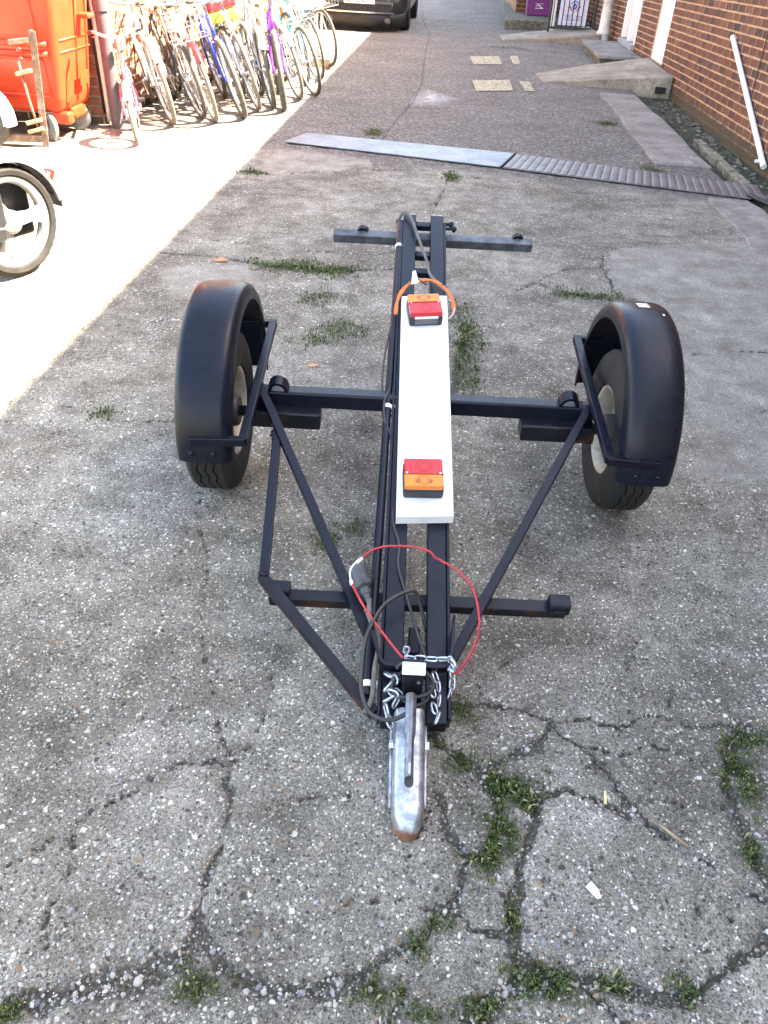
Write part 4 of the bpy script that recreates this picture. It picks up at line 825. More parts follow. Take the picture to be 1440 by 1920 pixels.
# front U bracket and post
mb = MB(); pth = smooth_path([tp(-.016, 1.285, .045), tp(.0, 1.225, .045), tp(.012, 1.192, .045), tp(.03, 1.182, .045), tp(.09, 1.182, .045), tp(.15, 1.184, .045), tp(.165, 1.196, .045), tp(.172, 1.23, .045), tp(.176, 1.29, .045)], 5)
vs = []; fs = []
for i, p in enumerate(pth):
    t_ = (pth[min(i + 1, len(pth) - 1)] - pth[max(i - 1, 0)]).normalized(); sd_ = t_.cross(TN).normalized()
    vs += [p - sd_ * .0035 - TN * .024, p + sd_ * .0035 - TN * .024, p + sd_ * .0035 + TN * .006, p - sd_ * .0035 + TN * .006]
for i in range(len(pth) - 1):
    for q in range(4): fs.append((4 * i + q, 4 * i + (q + 1) % 4, 4 * i + 4 + (q + 1) % 4, 4 * i + 4 + q))
fs += [(0, 1, 2, 3), tuple(len(vs) - 4 + q for q in range(4))]; mb.add(vs, fs); mb.build('front_bracket', M['black'], tr, 'auto')
Pz = Vector((0, -.10, 1)).normalized(); Py = TX.cross(Pz) * -1; Py = Pz.cross(TX)
pc = Vector((.082, 1.155, .055)); Mp = Matrix((TX, Py, Pz)).transposed()
mb = MB(); mb.box(pc + Pz * .065, (.045, .045, .13), Mp); post = mb.build('post', M['rusty_black'], tr, bevel=.005)
mb = MB(); mb.box(pc + Pz * .134, (.047, .047, .008), Mp); mb.build('post_cap', M['black'], post, bevel=.003)
ln = (Pz * .75 - Py * .66).normalized(); ly = (Py * .75 + Pz * .66).normalized(); lc = pc + Pz * .150 - Py * .012
mb = MB(); mb.box(lc + ln * .001, (.050, .027, .0012), Matrix((TX, ly, ln)).transposed()); lb_ = mb.build('label_tag', M['paper'], post, bevel=.0004); lb_['label'] = 'white lot tag with faint pencilled number'
text('tag_writing', '1979', .0125, M['ink'], basis(lc + ln * .0018 - ly * .001, TX, ly), lb_, .0001); text('tag_print', 'LOT', .0035, M['ink'], basis(lc + ln * .0018 + ly * .010 + TX * .017, TX, ly), lb_, .0001)
mb = MB(); mb.cyl(pc + Pz * .118 - Py * .0235 + TX * .012, pc + Pz * .118 - Py * .0265 + TX * .012, .004, 6); mb.build('screw', M['zinc'], post)
# coupling head: pressed steel housing, rounded nose, slot, lever
def coupling():
    n = 26; ys = [1.10 - (1.10 - .848) * (k / n) for k in range(n + 1)]; vs = []; fs = []; K = 15
    for i, y in enumerate(ys):
        f = i / n; w = .0350 - .002 * f; top = .108 - .052 * f; nose = max(0, (f - .80) / .20); e = math.sqrt(max(0, 1 - nose ** 2.2)); w *= max(.22, e); top = .006 + (top - .006) * max(.30, (1 - nose ** 2.6) ** .6)
        bot = max(.004, top - .055)
        for k in range(K):
            a = math.pi * k / (K - 1); cx_, sx_ = math.cos(a), math.sin(a); px = math.copysign(abs(cx_) ** .42, cx_) * w; pz = bot + (top - bot) * (abs(sx_) ** .5)
            vs.append(Vector((.080 + px, y, pz)))
    for i in range(n):
        for k in range(K - 1): fs.append((i * K + k, i * K + k + 1, (i + 1) * K + k + 1, (i + 1) * K + k))
        fs.append((i * K + K - 1, i * K, (i + 1) * K, (i + 1) * K + K - 1))
    fs += [tuple(range(K)), tuple(n * K + k for k in range(K))[::-1]]; mb = MB(); mb.add(vs, fs); ch = mb.build('coupling_head', M['galv'], tr, 'auto')
    # side flanges
    for s in (-1, 1):
        mb = MB(); mb.bar((.080 + s * .0385, 1.10, .052), (.080 + s * .0365, .91, .016), .006, .016); mb.build('flange', M['galv'], ch, bevel=.002)
    sl = (Vector((0, -.238, -.052))).normalized(); nn = Vector((0, -sl.z, sl.y)) * -1; nn = Vector((0, .052, -.238)).normalized() * -1
    def cp_(y, off=0.0, x=.080): f = (1.10 - y) / .238; return Vector((x, y, .108 - .052 * f + off))
    mb = MB(); poly = [cp_(.985, .0012, .080 - .0095), cp_(.985, .0012, .080 + .0095), cp_(.935, .0012, .080 + .0095)] + [cp_(.935 - .010 * math.sin(a), .0012, .080 + .0095 * math.cos(a)) for a in [math.pi * k / 6 for k in range(1, 6)]] + [cp_(.935, .0012, .080 - .0095)]
    mb.prism(poly, Vector((0, 0, .0012))); mb.build('slot', M['car_black'], ch)
    mb = MB(); pts = smooth_path([cp_(1.105, .038), cp_(1.06, .032), cp_(1.02, .022), cp_(.985, .012), cp_(.945, .003)], 4); vs = []; fs = []
    for i, p in enumerate(pts):
        ww = .0115 if i < 8 else .0085; vs += [p - TX * ww - Vector((0, 0, .016)), p + TX * ww - Vector((0, 0, .016)), p + TX * ww, p + TX * ww * .35 + Vector((0, 0, .006)), p - TX * ww * .35 + Vector((0, 0, .006)), p - TX * ww]
    for i in range(len(pts) - 1):
        for q in range(6): fs.append((6 * i + q, 6 * i + (q + 1) % 6, 6 * i + 6 + (q + 1) % 6, 6 * i + 6 + q))
    fs += [tuple(range(6)), tuple(len(vs) - 6 + q for q in range(6))]; mb.add(vs, fs); lv = mb.build('release_lever', M['lever'], ch, 'auto')
    mb = MB(); mb.bar(cp_(.968, .0155), cp_(.948, .0115), .0035, .003); mb.build('lever_slot', M['zinc'], lv)
    for s in (-1, 1):
        mb = MB(); mb.cyl((.080 + s * .034, 1.03, .07), (.080 + s * .043, 1.03, .07), .009, 6); mb.build('bolt', M['zinc'], ch)
coupling()
# chain of zinc links
def link(p, d, nrm, L=.033, w=.0185, r=.0029):
    d = Vector(d).normalized(); nrm = Vector(nrm); sd_ = d.cross(nrm).normalized(); pts = []; st_ = L / 2 - w / 2
    for k in range(6): a = -math.pi / 2 + math.pi * k / 5; pts.append(Vector(p) + d * (st_ + math.cos(a) * (w / 2 - r)) + sd_ * math.sin(a) * (w / 2 - r))
    for k in range(6): a = math.pi / 2 + math.pi * k / 5; pts.append(Vector(p) + d * (-st_ + math.cos(a) * (w / 2 - r)) + sd_ * math.sin(a) * (w / 2 - r))
    mb = MB(); mb.tube(pts, r, 8, True); return mb
def chain(pts, twist=0.3):
    par = None; pts = [Vector(p) for p in pts]; P = smooth_path(pts, 12); acc = 0; last = P[0]; marks = [(P[0], (P[1] - P[0]).normalized())]
    for a, b in zip(P[:-1], P[1:]):
        acc += (b - a).length
        if acc >= .0235: marks.append((b, (b - a).normalized())); acc = 0
    for k, (p, d) in enumerate(marks):
        base = d.orthogonal().normalized(); ang = (math.pi / 2 if k % 2 else 0) + twist + rnd(-.25, .25); nn = Matrix.Rotation(ang, 3, d) @ base
        mb = link(p, d, nn)
        if par is None: par = mb.build('chain', M['zinc'], tr, True); par['label'] = 'bright zinc safety chain'
        else: mb.build('link', M['zinc'], par, True)
random.seed(5)
chain([(.135, 1.172, .130), (.142, 1.150, .120), (.128, 1.135, .124), (.143, 1.118, .116), (.132, 1.10, .114), (.140, 1.078, .110), (.128, 1.058, .106)], .2)
chain([(.150, 1.200, .158), (.130, 1.202, .154), (.10, 1.204, .152), (.075, 1.206, .150), (.068, 1.225, .138), (.070, 1.26, .128)], .9)
chain([(.030, 1.170, .130), (.045, 1.150, .138), (.028, 1.130, .128), (.046, 1.112, .132), (.026, 1.100, .122), (.032, 1.075, .105), (.045, 1.052, .085)], .5)
chain([(.052, 1.165, .128), (.036, 1.142, .124), (.054, 1.122, .122), (.040, 1.092, .110)], 1.1)
chain([(.168, 1.190, .160), (.173, 1.178, .140), (.174, 1.165, .118), (.170, 1.150, .095)], .1)
# shackle and red breakaway cable
mb = MB(); mb.torus((.172, 1.176, .170), (.8, .5, .2), .013, .004, 16, 8); mb.cyl((.160, 1.172, .158), (.186, 1.166, .150), .0045, 8); mb.build('shackle', M['zinc'], tr, True)
red = smooth_path([(-.052, 1.419, .252), (-.021, 1.447, .262), (.031, 1.462, .266), (.096, 1.458, .264), (.161, 1.428, .254), (.205, 1.376, .238), (.231, 1.315, .216), (.233, 1.267, .198), (.219, 1.214, .180), (.196, 1.178, .170), (.174, 1.160, .165)], 6)
random.seed(3); red = [p + Vector((rnd(-.0012, .0012), rnd(-.0012, .0012), rnd(-.0015, .0015) - .010 * math.sin(i * .35) * (i > 20))) for i, p in enumerate(red)]
mb = MB(); mb.tube(red, .0030, 8); rc = mb.build('breakaway_cable', M['red_cable'], tr, True); rc['label'] = 'thin red plastic-coated breakaway cable in a wide loop'
mb = MB(); mb.tube(smooth_path([(-.069, 1.373, .218), (-.038, 1.315, .204), (-.005, 1.269, .190), (.034, 1.219, .176), (.060, 1.188, .168)], 6), .0030, 8); mb.build('cable_tail', M['red_cable'], rc, True)
mb = MB(); mb.tube(smooth_path([(-.052, 1.419, .252), (-.066, 1.408, .246), (-.074, 1.392, .236), (-.069, 1.373, .218)], 5), .0022, 6); mb.cyl((-.060, 1.412, .249), (-.046, 1.424, .254), .0042, 8); mb.cyl((-.0705, 1.379, .222), (-.067, 1.368, .215), .0042, 8); mb.build('ferrule', M['paper'], rc, True)
# conduit along the left rail with clips
mb = MB(); cpth = [(.008, 2.955, .598), (.003, 2.769, .548), (-.001, 2.348, .428), (-.006, 2.0, .329), (-.010, 1.572, .207), (-.014, 1.343, .142), (-.017, 1.145, .086)]
mb.tube(cpth, .0115, 12); cdt = mb.build('conduit', M['black'], tr, 'auto')
for y in (2.80, 2.02, 1.17):
    for a, b in zip(cpth[:-1], cpth[1:]):
        if b[1] <= y <= a[1]:
            f = (y - a[1]) / (b[1] - a[1]); p = Vector(a).lerp(Vector(b), f); d = (Vector(b) - Vector(a)).normalized(); break
    mb = MB(); mb.lathe(p - d * .007, d, [(.0119, 0), (.0142, 0), (.0142, .014), (.0119, .014)], 16, True); mb.box(p + Vector((.016, 0, .003)), (.012, .012, .012)); mb.build('cable_clip', M['white'], cdt, 'auto')
mb = MB(); p = Vector((-.0135, 1.34, .1435)); mb.torus(p, TD, .0125, .0022, 14, 6); mb.cyl(p + Vector((-.006, 0, .012)), p + Vector((-.02, .0, .013)), .002, 6); mb.build('cable_tie', M['black_plastic'], cdt, True)

# ================================================================== light board lying on the frame
bd = thing('light_board', 'white trailer light board lashed lengthwise on the black frame', 'light board', (.1, 2.05, .35))
BX = Vector((.9995, .03, .0)).normalized()
c00, c10, c11, c01 = Vector((.032, 1.603, tz(1.603, .008))), Vector((.182, 1.615, tz(1.615, .008))), Vector((.172, 2.49, tz(2.49, .008))), Vector((.021, 2.475, tz(2.475, .008)))
mb = MB(); mb.prism([c00, c10, c11, c01], TN * .028); board = mb.build('board', M['white'], bd, bevel=.004, seg=3)
mb = MB(); mb.prism([c00 + TN * .0275 - TD * .004, c10 + TN * .0275 - TD * .004, c10 - TD * .004 - TN * .004, c00 - TD * .004 - TN * .004], TD * .0038); mb.build('end_lip', M['white'], board, bevel=.001)
for x, y in ((.145, 2.30), (.150, 1.745), (.090, 1.99), (.088, 1.80), (.07, 2.26)):
    mb = MB(); p = tp(x, y, .0372); mb.cyl(p - TN * .001, p + TN * .0006, .0028 if x > .14 else .0016, 8); mb.build('screw_hole', M['ink'], board)
def lamp(ctr, yaw, flip, lab):
    Mx = Matrix.Rotation(yaw, 3, TN); X = Mx @ TX; Y = Mx @ TD; Z = TN
    if flip: X, Y = -X, -Y
    w, l = .106, .098; Rt = Matrix((X, Y, Z)).transposed(); c = Vector(ctr)
    mb = MB(); mb.box(c + Z * .018, (w, l, .036), Rt); base = mb.build('lamp', M['black_plastic'], bd, bevel=.007, seg=3); base['label'] = lab
    for y0, y1, mt in ((-.048, .006, 'red_lens'), (.0065, .048, 'amber_lens')):
        if not flip: pass
        mb = MB(); mb.box(c + Y * (y0 + y1) / 2 + Z * .044, (w - .004, y1 - y0, .018), Rt); lo = mb.build('red_lens' if 'red' in mt else 'amber_lens', M[mt], base, bevel=.004, seg=3)
        lc_ = c + Y * ((y0 + y1) / 2) + Z * .0530; dk = M['red_dark'] if 'red' in mt else M['amber_dark']
        for rr in (.0205, .0125):
            mb = MB(); mb.torus(lc_, Z, rr if 'red' in mt else rr * .8, .0009, 30, 6); mb.build('lens_ring', dk, lo, True)
        if 'amber' in mt:
            for sx_ in (-1, 1):
                mb = MB(); mb.prism([lc_ + X * (sx_ * .012) + Y * .010, lc_ + X * (sx_ * .012) - Y * .004, lc_ + X * (sx_ * .024) - Y * .0, lc_ + X * (sx_ * .020) + Y * .010], Z * .0006); mb.build('lens_window', dk, lo)
        mb = MB(); mb.box(c + Y * (y1 if 'red' in mt else y0) + Z * .0445, (w - .002, .0016, .0185), Rt); mb.build('lens_seam', dk, lo)
        mb = MB(); mb.lathe(c + Y * ((y0 + y1) / 2) + Z * .030, Z, [(.006, 0), (.0075, .006), (.005, .012), (0, .014)], 14); mb.build('bulb', M['zinc'], lo, True)
    for sx_ in (-.044, .044):
        mb = MB(); p = c + X * sx_ + Y * .004 + Z * .0533; mb.cyl(p - Z * .001, p + Z * .0012, .0032, 10); mb.build('lens_screw', M['zinc'], base)
    return base, X, Y, Z, c
lamp(tp(.0985, 1.70, .0358), R_(2.5), True, 'rear lamp with red half away and amber half towards the hitch')
bs, X_, Y_l, Z_l, c_l = lamp(tp(.095, 2.372, .0358), R_(8), False, 'tilted rear lamp by the orange strap, with a clear number plate window')
mb = MB(); mb.box(c_l - Y_l * .0495 + Z_l * .020, (.072, .002, .022), Matrix((X_, Y_l, Z_l)).transposed()); mb.build('plate_window', M['clear_lens'], bs, bevel=.0008)
mb = MB(); mb.box(c_l - Y_l * .0505 + Z_l * .036, (.074, .006, .006), Matrix((X_, Y_l, Z_l)).transposed()); mb.build('window_rim', M['white'], bs, bevel=.001)
def cablep(name, pts, r, mat, par, n=6):
    mb = MB(); mb.tube(smooth_path(pts, n), r, 8); return mb.build(name, M[mat], par, True)
cb = cablep('cable', [(.155, 2.50, .535), (.118, 2.597, .530), (.103, 2.683, .552), (.073, 2.803, .590), (.041, 2.935, .626), (.012, 2.972, .628), (-.004, 2.955, .590), (.0, 2.85, .555)], .0055, 'cable_dusty', bd)
cablep('cable_run', [(.10, 2.49, .54), (.06, 2.52, .545), (.028, 2.53, .50), (-.006, 2.398, .445), (-.026, 2.199, .390), (-.024, 2.085, .355), (-.02, 2.06, .30), (-.012, 2.03, .285), (.0, 2.0, .30)], .0035, 'cable', cb)
cablep('cable_run', [(-.002, 2.085, .362), (-.016, 2.03, .350), (-.012, 1.96, .326), (.010, 1.899, .305), (.018, 1.80, .272), (.022, 1.70, .245), (.027, 1.603, .226), (.043, 1.538, .212), (.043, 1.475, .194), (.058, 1.416, .177), (.072, 1.373, .160), (.095, 1.29, .141), (.113, 1.231, .128), (.118, 1.19, .115)], .0042, 'cable', cb)
cablep('cable_run', [(.118, 1.32, .12), (.095, 1.355, .19), (.08, 1.36, .215), (.048, 1.348, .212), (.011, 1.318, .203), (-.011, 1.276, .191), (-.027, 1.228, .178), (-.031, 1.165, .159), (-.029, 1.116, .140), (-.012, 1.075, .122), (.017, 1.060, .114), (.046, 1.059, .118), (.070, 1.068, .126)], .0050, 'cable', cb)
coil = []
for k in range(46):
    a = k / 45 * 2.4 * 2 * math.pi; rr = .040 + .006 * math.sin(k * .9); coil.append((.082 + rr * 1.05 * math.cos(a), 1.142 + rr * .9 * math.sin(a), .112 + .0009 * k + .012 * math.sin(a)))
cablep('cable_coil', coil, .0048, 'cable', cb, 2)
cablep('cable_run', [(-.024, 1.355, .186), (-.020, 1.31, .165), (-.006, 1.285, .16), (.004, 1.24, .15), (-.002, 1.19, .13), (-.004, 1.14, .10), (-.010, 1.12, .085), (-.020, 1.105, .075)], .0062, 'cable_dusty', cb)
pd = (Vector((-.023, 1.354, .180)) - Vector((-.058, 1.444, .213))).normalized(); mb = MB()
mb.lathe(Vector((-.060, 1.448, .208)), pd, [(0, 0), (.015, .001), (.0215, .010), (.0225, .030), (.0215, .050), (.020, .062), (.013, .066), (.012, .082), (.0085, .086), (.007, .104), (0, .104)], 20); mb.build('plug', M['grey_rubber'], bd, 'auto')
mb = MB(); mb.lathe(Vector((-.060, 1.448, .208)) + pd * .050, pd, [(.0225, 0), (.0235, .002), (.0235, .010), (.0225, .012)], 6, True); mb.build('plug_collar', M['black_plastic'], bd)
cablep('hook', [(.176, 2.46, .505), (.190, 2.44, .500), (.194, 2.40, .492), (.184, 2.37, .485), (.172, 2.36, .480)], .0028, 'zinc', bd)
# orange strap over the end of the board
mb = MB(); pth = smooth_path([(.004, 2.385, .475), (.006, 2.42, .496), (.016, 2.458, .516), (.045, 2.498, .536), (.085, 2.507, .546), (.125, 2.518, .542), (.160, 2.492, .530), (.184, 2.455, .514), (.192, 2.41, .492), (.188, 2.385, .478)], 5); vs = []; fs = []
for i, p in enumerate(pth):
    t_ = (pth[min(i + 1, len(pth) - 1)] - pth[max(i - 1, 0)]).normalized(); s1 = t_.cross(TN).normalized(); s2 = s1.cross(t_).normalized()
    hw_ = .0055 + .0012 * math.sin(i * .7); vs += [p + s1 * hw_ - s2 * .003, p + s1 * hw_ + s2 * .003, p - s1 * hw_ + s2 * .003, p - s1 * hw_ - s2 * .003]
for i in range(len(pth) - 1):
    for q in range(4): fs.append((4 * i + q, 4 * i + (q + 1) % 4, 4 * i + 4 + (q + 1) % 4, 4 * i + 4 + q))
mb.add(vs, fs + [(0, 1, 2, 3), tuple(len(vs) - 4 + q for q in range(4))]); os_ = mb.build('rubber_strap', M['orange_strap'], None, 'auto'); tag(os_, 'orange rubber strap holding down the end of the white board', 'strap')
mb = MB(); mb.prism([(.050, 2.462, .548), (.074, 2.470, .552), (.062, 2.505, .578), (.052, 2.500, .575)], (0, .002, .002)); mb.build('strap_tag', M['paper'], os_, bevel=.0008)

# ================================================================== right-hand side objects
Zu = Vector((0, 0, 1))
# white tube leaning on the wall
pt = thing('leaning_tube', 'white tube with end fittings leaning against the brick wall', 'tube', AL(2.5, 7.2, 0))
pa, pb_ = AL(2.60, 7.10, .03), AL(2.605, 8.88, .765)
mb = MB(); mb.tube([pa, pb_], .023, 16); mb.build('tube', M['lilac'], pt, 'auto')
dd = (pb_ - pa).normalized(); mb = MB(); mb.tube([pb_ - dd * .002, pb_ + dd * .04], .0235, 14); mb.cyl(pb_ + dd * .02, pb_ + dd * .02 + _b * .04, .012, 10); mb.build('end_cap', M['white_paint'], pt, 'auto')
mb = MB(); mb.tube([pa + dd * .05, pa - dd * .01], .0245, 14); mb.cyl(pa + dd * .06, pa + dd * .06 - _b * .06, .014, 10); mb.build('end_cap', M['white_paint'], pt, 'auto')
# purple recycling box
pbx = thing('recycling_box', 'purple plastic recycling box with a white swoosh mark on the platform', 'box', AL(1.55, 19.1, .17))
mb = MB(); mb.add([AL(1.32 + dx * .48 + (.02 if k else 0) * (1 if dx else -1), 18.95 + dy * .42, .17 + k * .55) for k in (0, 1) for dy in (0, 1) for dx in (0, 1)], [(0, 2, 3, 1), (4, 5, 7, 6), (0, 1, 5, 4), (2, 6, 7, 3), (0, 4, 6, 2), (1, 3, 7, 5)]); mb.build('body', M['purple'], pbx, bevel=.02)
mb = MB(); mb.frame(AL(1.285, 18.92, .722), _b, _a, Zu, .56, .48, .05); mb.build('lid', M['purple'], pbx, bevel=.015)
fo = AL(1.56, 18.938, .33)
mb = MB(); pts = [fo + _b * (-.07 + .14 * k / 10) + Zu * (.022 * math.sin(k / 10 * 5.2) + .01) for k in range(11)]; mb.tube(pts, [.004 + .006 * math.sin(math.pi * k / 10) for k in range(11)], 6); mb.build('logo_swoosh', M['paper'], pbx)
mb = MB(); mb.frame(fo - _b * .08 + Zu * .05, _b, -_a, Zu, .16, .003, .006); mb.frame(fo - _b * .08 - Zu * .03, _b, -_a, Zu, .16, .003, .012); mb.build('logo_lines', M['paper'], pbx)
# gate with sign
gt = thing('metal_gate', 'dark green barred metal gate standing on the far ramp', 'gate', AL(2.05, 16.85, .08))
gv = 16.8; u0, u1, zb0, zt0 = 1.60, 2.40, .115, 1.25
for u in (u0, u1):
    mb = MB(); mb.frame(AL(u - .02, gv, zb0 - .06), _b, _a, Zu, .04, .04, zt0 - zb0 + .1); mb.build('gate_post', M['gate'], gt, bevel=.003)
for z in (zb0 + .02, zt0 - .05):
    mb = MB(); mb.frame(AL(u0 + .021, gv + .004, z), _b, _a, Zu, u1 - u0 - .042, .03, .04); mb.build('rail', M['gate'], gt, bevel=.003)
for k in range(9):
    u = u0 + .05 + (u1 - u0 - .1) * k / 8; mb = MB(); mb.cyl(AL(u, gv + .018, zb0 + .061), AL(u, gv + .018, zt0 - .051), .008, 8); mb.build('bar', M['gate'], gt, True)
mb = MB(); mb.frame(AL(u1 + .021, gv + .0, .42), _b, _a, Zu, .05, .02, .03); mb.build('latch', M['gate'], gt, bevel=.003)
sg = thing('sign_board', 'white sign with a blue and red emblem fixed behind the gate bars', 'sign', AL(2.03, 16.85, .2))
mb = MB(); mb.frame(AL(1.76, gv + .030, .20), _b, _a, Zu, .50, .008, .44); sgb = mb.build('board', M['sign'], sg, bevel=.002)
so_ = AL(2.02, gv + .0285, .46)
def arcstrip(c, r0, r1, a0, a1, mat, name, n=14):
    mb = MB(); vs = []
    for k in range(n + 1): a = a0 + (a1 - a0) * k / n; d = _b * math.cos(a) + Zu * math.sin(a); vs += [c + d * r0, c + d * r1]
    mb.add(vs, [(2 * k, 2 * k + 1, 2 * k + 3, 2 * k + 2) for k in range(n)]); return mb.build(name, mat, sg, fix=False)
arcstrip(so_ + Zu * .04, .062, .078, R_(15), R_(165), M['blue_ink'], 'emblem_arc'); arcstrip(so_ + Zu * .03, .012, .045, R_(-180), R_(180), M['blue_ink'], 'emblem_ring')
for s in (-1, 1):
    mb = MB(); mb.add([so_ + _b * (s * .02) - Zu * .055, so_ + _b * (s * .05) - Zu * .04, so_ + _b * (s * .115) + Zu * .045, so_ + _b * (s * .07) + Zu * .03, so_ + _b * (s * .045) - Zu * .005], [(0, 1, 2, 3, 4)]); mb.build('emblem_wing', M['red_ink'], sg, fix=False)
tb_ = basis(so_ - Zu * .115 - _b * .08, _b, Zu); text('sign_lettering', 'well', .075, M['violet_ink'], tb_, sg, .0005, 'CENTER', 1.15)
text('sign_lettering', 'vies', .075, M['red_ink'], basis(so_ - Zu * .115 + _b * .10, _b, Zu), sg, .0005, 'CENTER', 1.15)
for k, z in enumerate((-.165, -.182, -.235)):
    mb = MB(); mb.frame(so_ - _b * (.16 if k < 2 else .07) + Zu * z, _b, -_a, Zu, .32 if k < 2 else .14, .0006, .006); mb.build('small_print', M['violet_ink'], sg)
mb = MB(); mb.frame(AL(1.66, gv + .35, .09), _b, _a, Zu, .07, .02, 1.1); tag(mb.build('white_board', M['white_paint'], None, bevel=.003), 'narrow white plank standing behind the left end of the gate', 'plank')

# ================================================================== left-hand side: bin, stand, scooter, moped
def local_part(mb, name, mat, par, smooth=False, bevel=0, seg=2):
    o = mb.build(name, mat, None, smooth, bevel, seg); o.parent = par; return o
bn = thing('wheeled_bin', 'big red wheeled refuse bin beside the grey downpipe', 'bin', AL(-3.6, 7.0, 0)); bn.rotation_euler = (0, 0, -AZ)
def bin_():
    # local: x right, y back, origin at floor centre of front edge; right-front corner about x=.53
    X0, X1, Y0, Y1 = -.78, .54, -.40, .12
    def ring(z, e): return [(X0 - e, Y0 - e, z), (X1 + e, Y0 - e, z), (X1 + e, Y1 + .02, z), (X0 - e, Y1 + .02, z)]
    Y1 = .14
    lv = [(.20, 0), (.30, .03), (.62, .08), (1.22, .16)]; mb = MB(); vs = []
    for z, e in lv: vs += ring(z, e)
    fs = [(3, 2, 1, 0)] + [(4 * i + k, 4 * i + (k + 1) % 4, 4 * i + 4 + (k + 1) % 4, 4 * i + 4 + k) for i in range(len(lv) - 1) for k in range(4)] + [tuple(4 * (len(lv) - 1) + k for k in range(4))]
    mb.add(vs, fs); body = local_part(mb, 'body', M['bin'], bn, False, .045, 5)
    # front ribs and recessed panels
    for z in (.68, .615, 1.02):
        e = .03 + (z - .30) * .14; mb = MB(); mb.tube([(X0 + .05, Y0 - e - .006, z), (X1 - .06 + e, Y0 - e - .006, z)], .022, 10); local_part(mb, 'rib', M['bin'], body, True)
    for xa, xb, za, zb in ((-.70, -.12, .72, .98), (-.02, .50, .72, .98), (-.70, -.12, .33, .58), (-.02, .50, .33, .58)):
        ea, eb = .03 + (za - .3) * .14, .03 + (zb - .3) * .14
        for k, (p, q) in enumerate((((xa, za), (xb, za)), ((xb, za), (xb, zb)), ((xb, zb), (xa, zb)), ((xa, zb), (xa, za)))):
            mb = MB(); f = lambda x, z: (x, Y0 - (.03 + (z - .3) * .14) - .002, z); mb.tube([f(*p), f(*q)], .012, 8); local_part(mb, 'panel_edge', M['bin'], body, True)
    # corner skirt and side ribs
    for x in (-.55, .36):
        mb = MB(); mb.box((x + .12, Y0 + .06, .165), (.22, .10, .09)); local_part(mb, 'skirt', M['bin'], body, False, .02, 3)
    mb = MB(); mb.box((X1 - .02, (Y0 + Y1) / 2 + .05, .17), (.06, .26, .09)); local_part(mb, 'skirt', M['bin'], body, False, .02, 3)
    for y in (-.12, .08):
        mb = MB(); mb.tube([(X1 + .02, y, .26), (X1 + .175, y, 1.2)], .012, 8); local_part(mb, 'side_rib', M['bin'], body, True)
    for z in (.62, .70, 1.1):
        e = .03 + (z - .3) * .14; mb = MB(); mb.tube([(X1 + e + .002, Y0 - e + .06, z), (X1 + e + .002, Y1, z)], .010, 8); local_part(mb, 'side_rib', M['bin'], body, True)
    mb = MB(); mb.box((X1 + .17, -.06, .84), (.10, .12, .035)); local_part(mb, 'lifting_lug', M['bin'], body, False, .012, 3)
    mb = MB(); mb.box((X1 + .10, -.10, .42), (.004, .16, .10), Matrix.Rotation(R_(8), 3, 'Y')); local_part(mb, 'moulded_panel', M['bin'], body, False, .004)
    mb = MB(); n = 10; poly = [(X0 - .2, Y0 - .2, 1.22)] + [(X0 - .2, Y0 - .2 + (Y1 + .25 - Y0 + .2) * k / n * 1.0, 1.24 + .16 * math.sin(math.pi * k / n)) for k in range(n + 1)]; mb.prism(poly, (X1 - X0 + .4, 0, 0)); local_part(mb, 'lid', M['bin'], bn, False, .02)
    def caster(x, y, ang):
        Rz = Matrix.Rotation(ang, 3, 'Z'); c = Vector((x, y, .10)); A = Rz @ Vector((1, 0, 0)); F = Rz @ Vector((0, -1, 0))
        mb = MB(); mb.lathe(c - A * .02, A, [(.062, 0), (.085, .0), (.10, .006), (.10, .034), (.085, .040), (.062, .040)], 28, True); w = local_part(mb, 'caster', M['caster'], bn, 'auto')
        mb = MB(); mb.lathe(c - A * .012, A, [(0, 0), (.062, .0), (.062, .024), (.03, .03), (0, .03)], 20); local_part(mb, 'caster_hub', M['alloy'], w, 'auto')
        mb = MB()
        for s in (-1, 1): mb.prism([c + A * s * .028 - F * .02 - Zu * .015, c + A * s * .028 + F * .02 - Zu * .015, c + A * s * .028 - F * .0 + F * .01 + Zu * .10, c + A * s * .028 - F * .06 + Zu * .10], A * .005)
        mb.box(c - F * .02 + Zu * .104, (.09, .09, .012), Rz); local_part(mb, 'caster_fork', M['caster'], w, False, .002)
    caster(.42, -.40, R_(55)); caster(.46, .06, R_(95)); caster(-.62, -.36, R_(40))
bin_()
bn.location = AL(-3.60, 6.90, 0)
# rusty angle-iron stand
sdn = thing('steel_stand', 'rusty angle-iron stand with clamps in front of the red bin', 'stand', AL(-3.16, 6.28, 0))
mb = MB(); mb.bar(AL(-3.13, 6.27, 0), AL(-3.06, 6.27, .78), .05, .006, _a); mb.bar(AL(-3.155, 6.30, 0), AL(-3.085, 6.30, .78), .006, .055, _a); mb.build('upright', M['rust'], sdn, bevel=.001)
mb = MB(); mb.bar(AL(-3.14, 6.29, .06), AL(-3.75, 6.20, .05), .05, .05); mb.build('foot_bar', M['rust'], sdn, bevel=.004)
mb = MB(); mb.bar(AL(-3.09, 6.28, .72), AL(-3.24, 6.24, .70), .035, .035); mb.build('top_bracket', M['rust'], sdn, bevel=.004)
mb = MB(); mb.tube([AL(-3.20, 6.25, .58), AL(-3.18, 6.25, .35), AL(-3.16, 6.26, .15)], .009, 8); mb.build('rod', M['rust'], sdn, True)
for z in (.50, .17, .11):
    mb = MB(); mb.bar(AL(-3.23, 6.23, z), AL(-3.11, 6.25, z + .03), .03, .028); mb.build('clamp', M['wood'], sdn, bevel=.006)
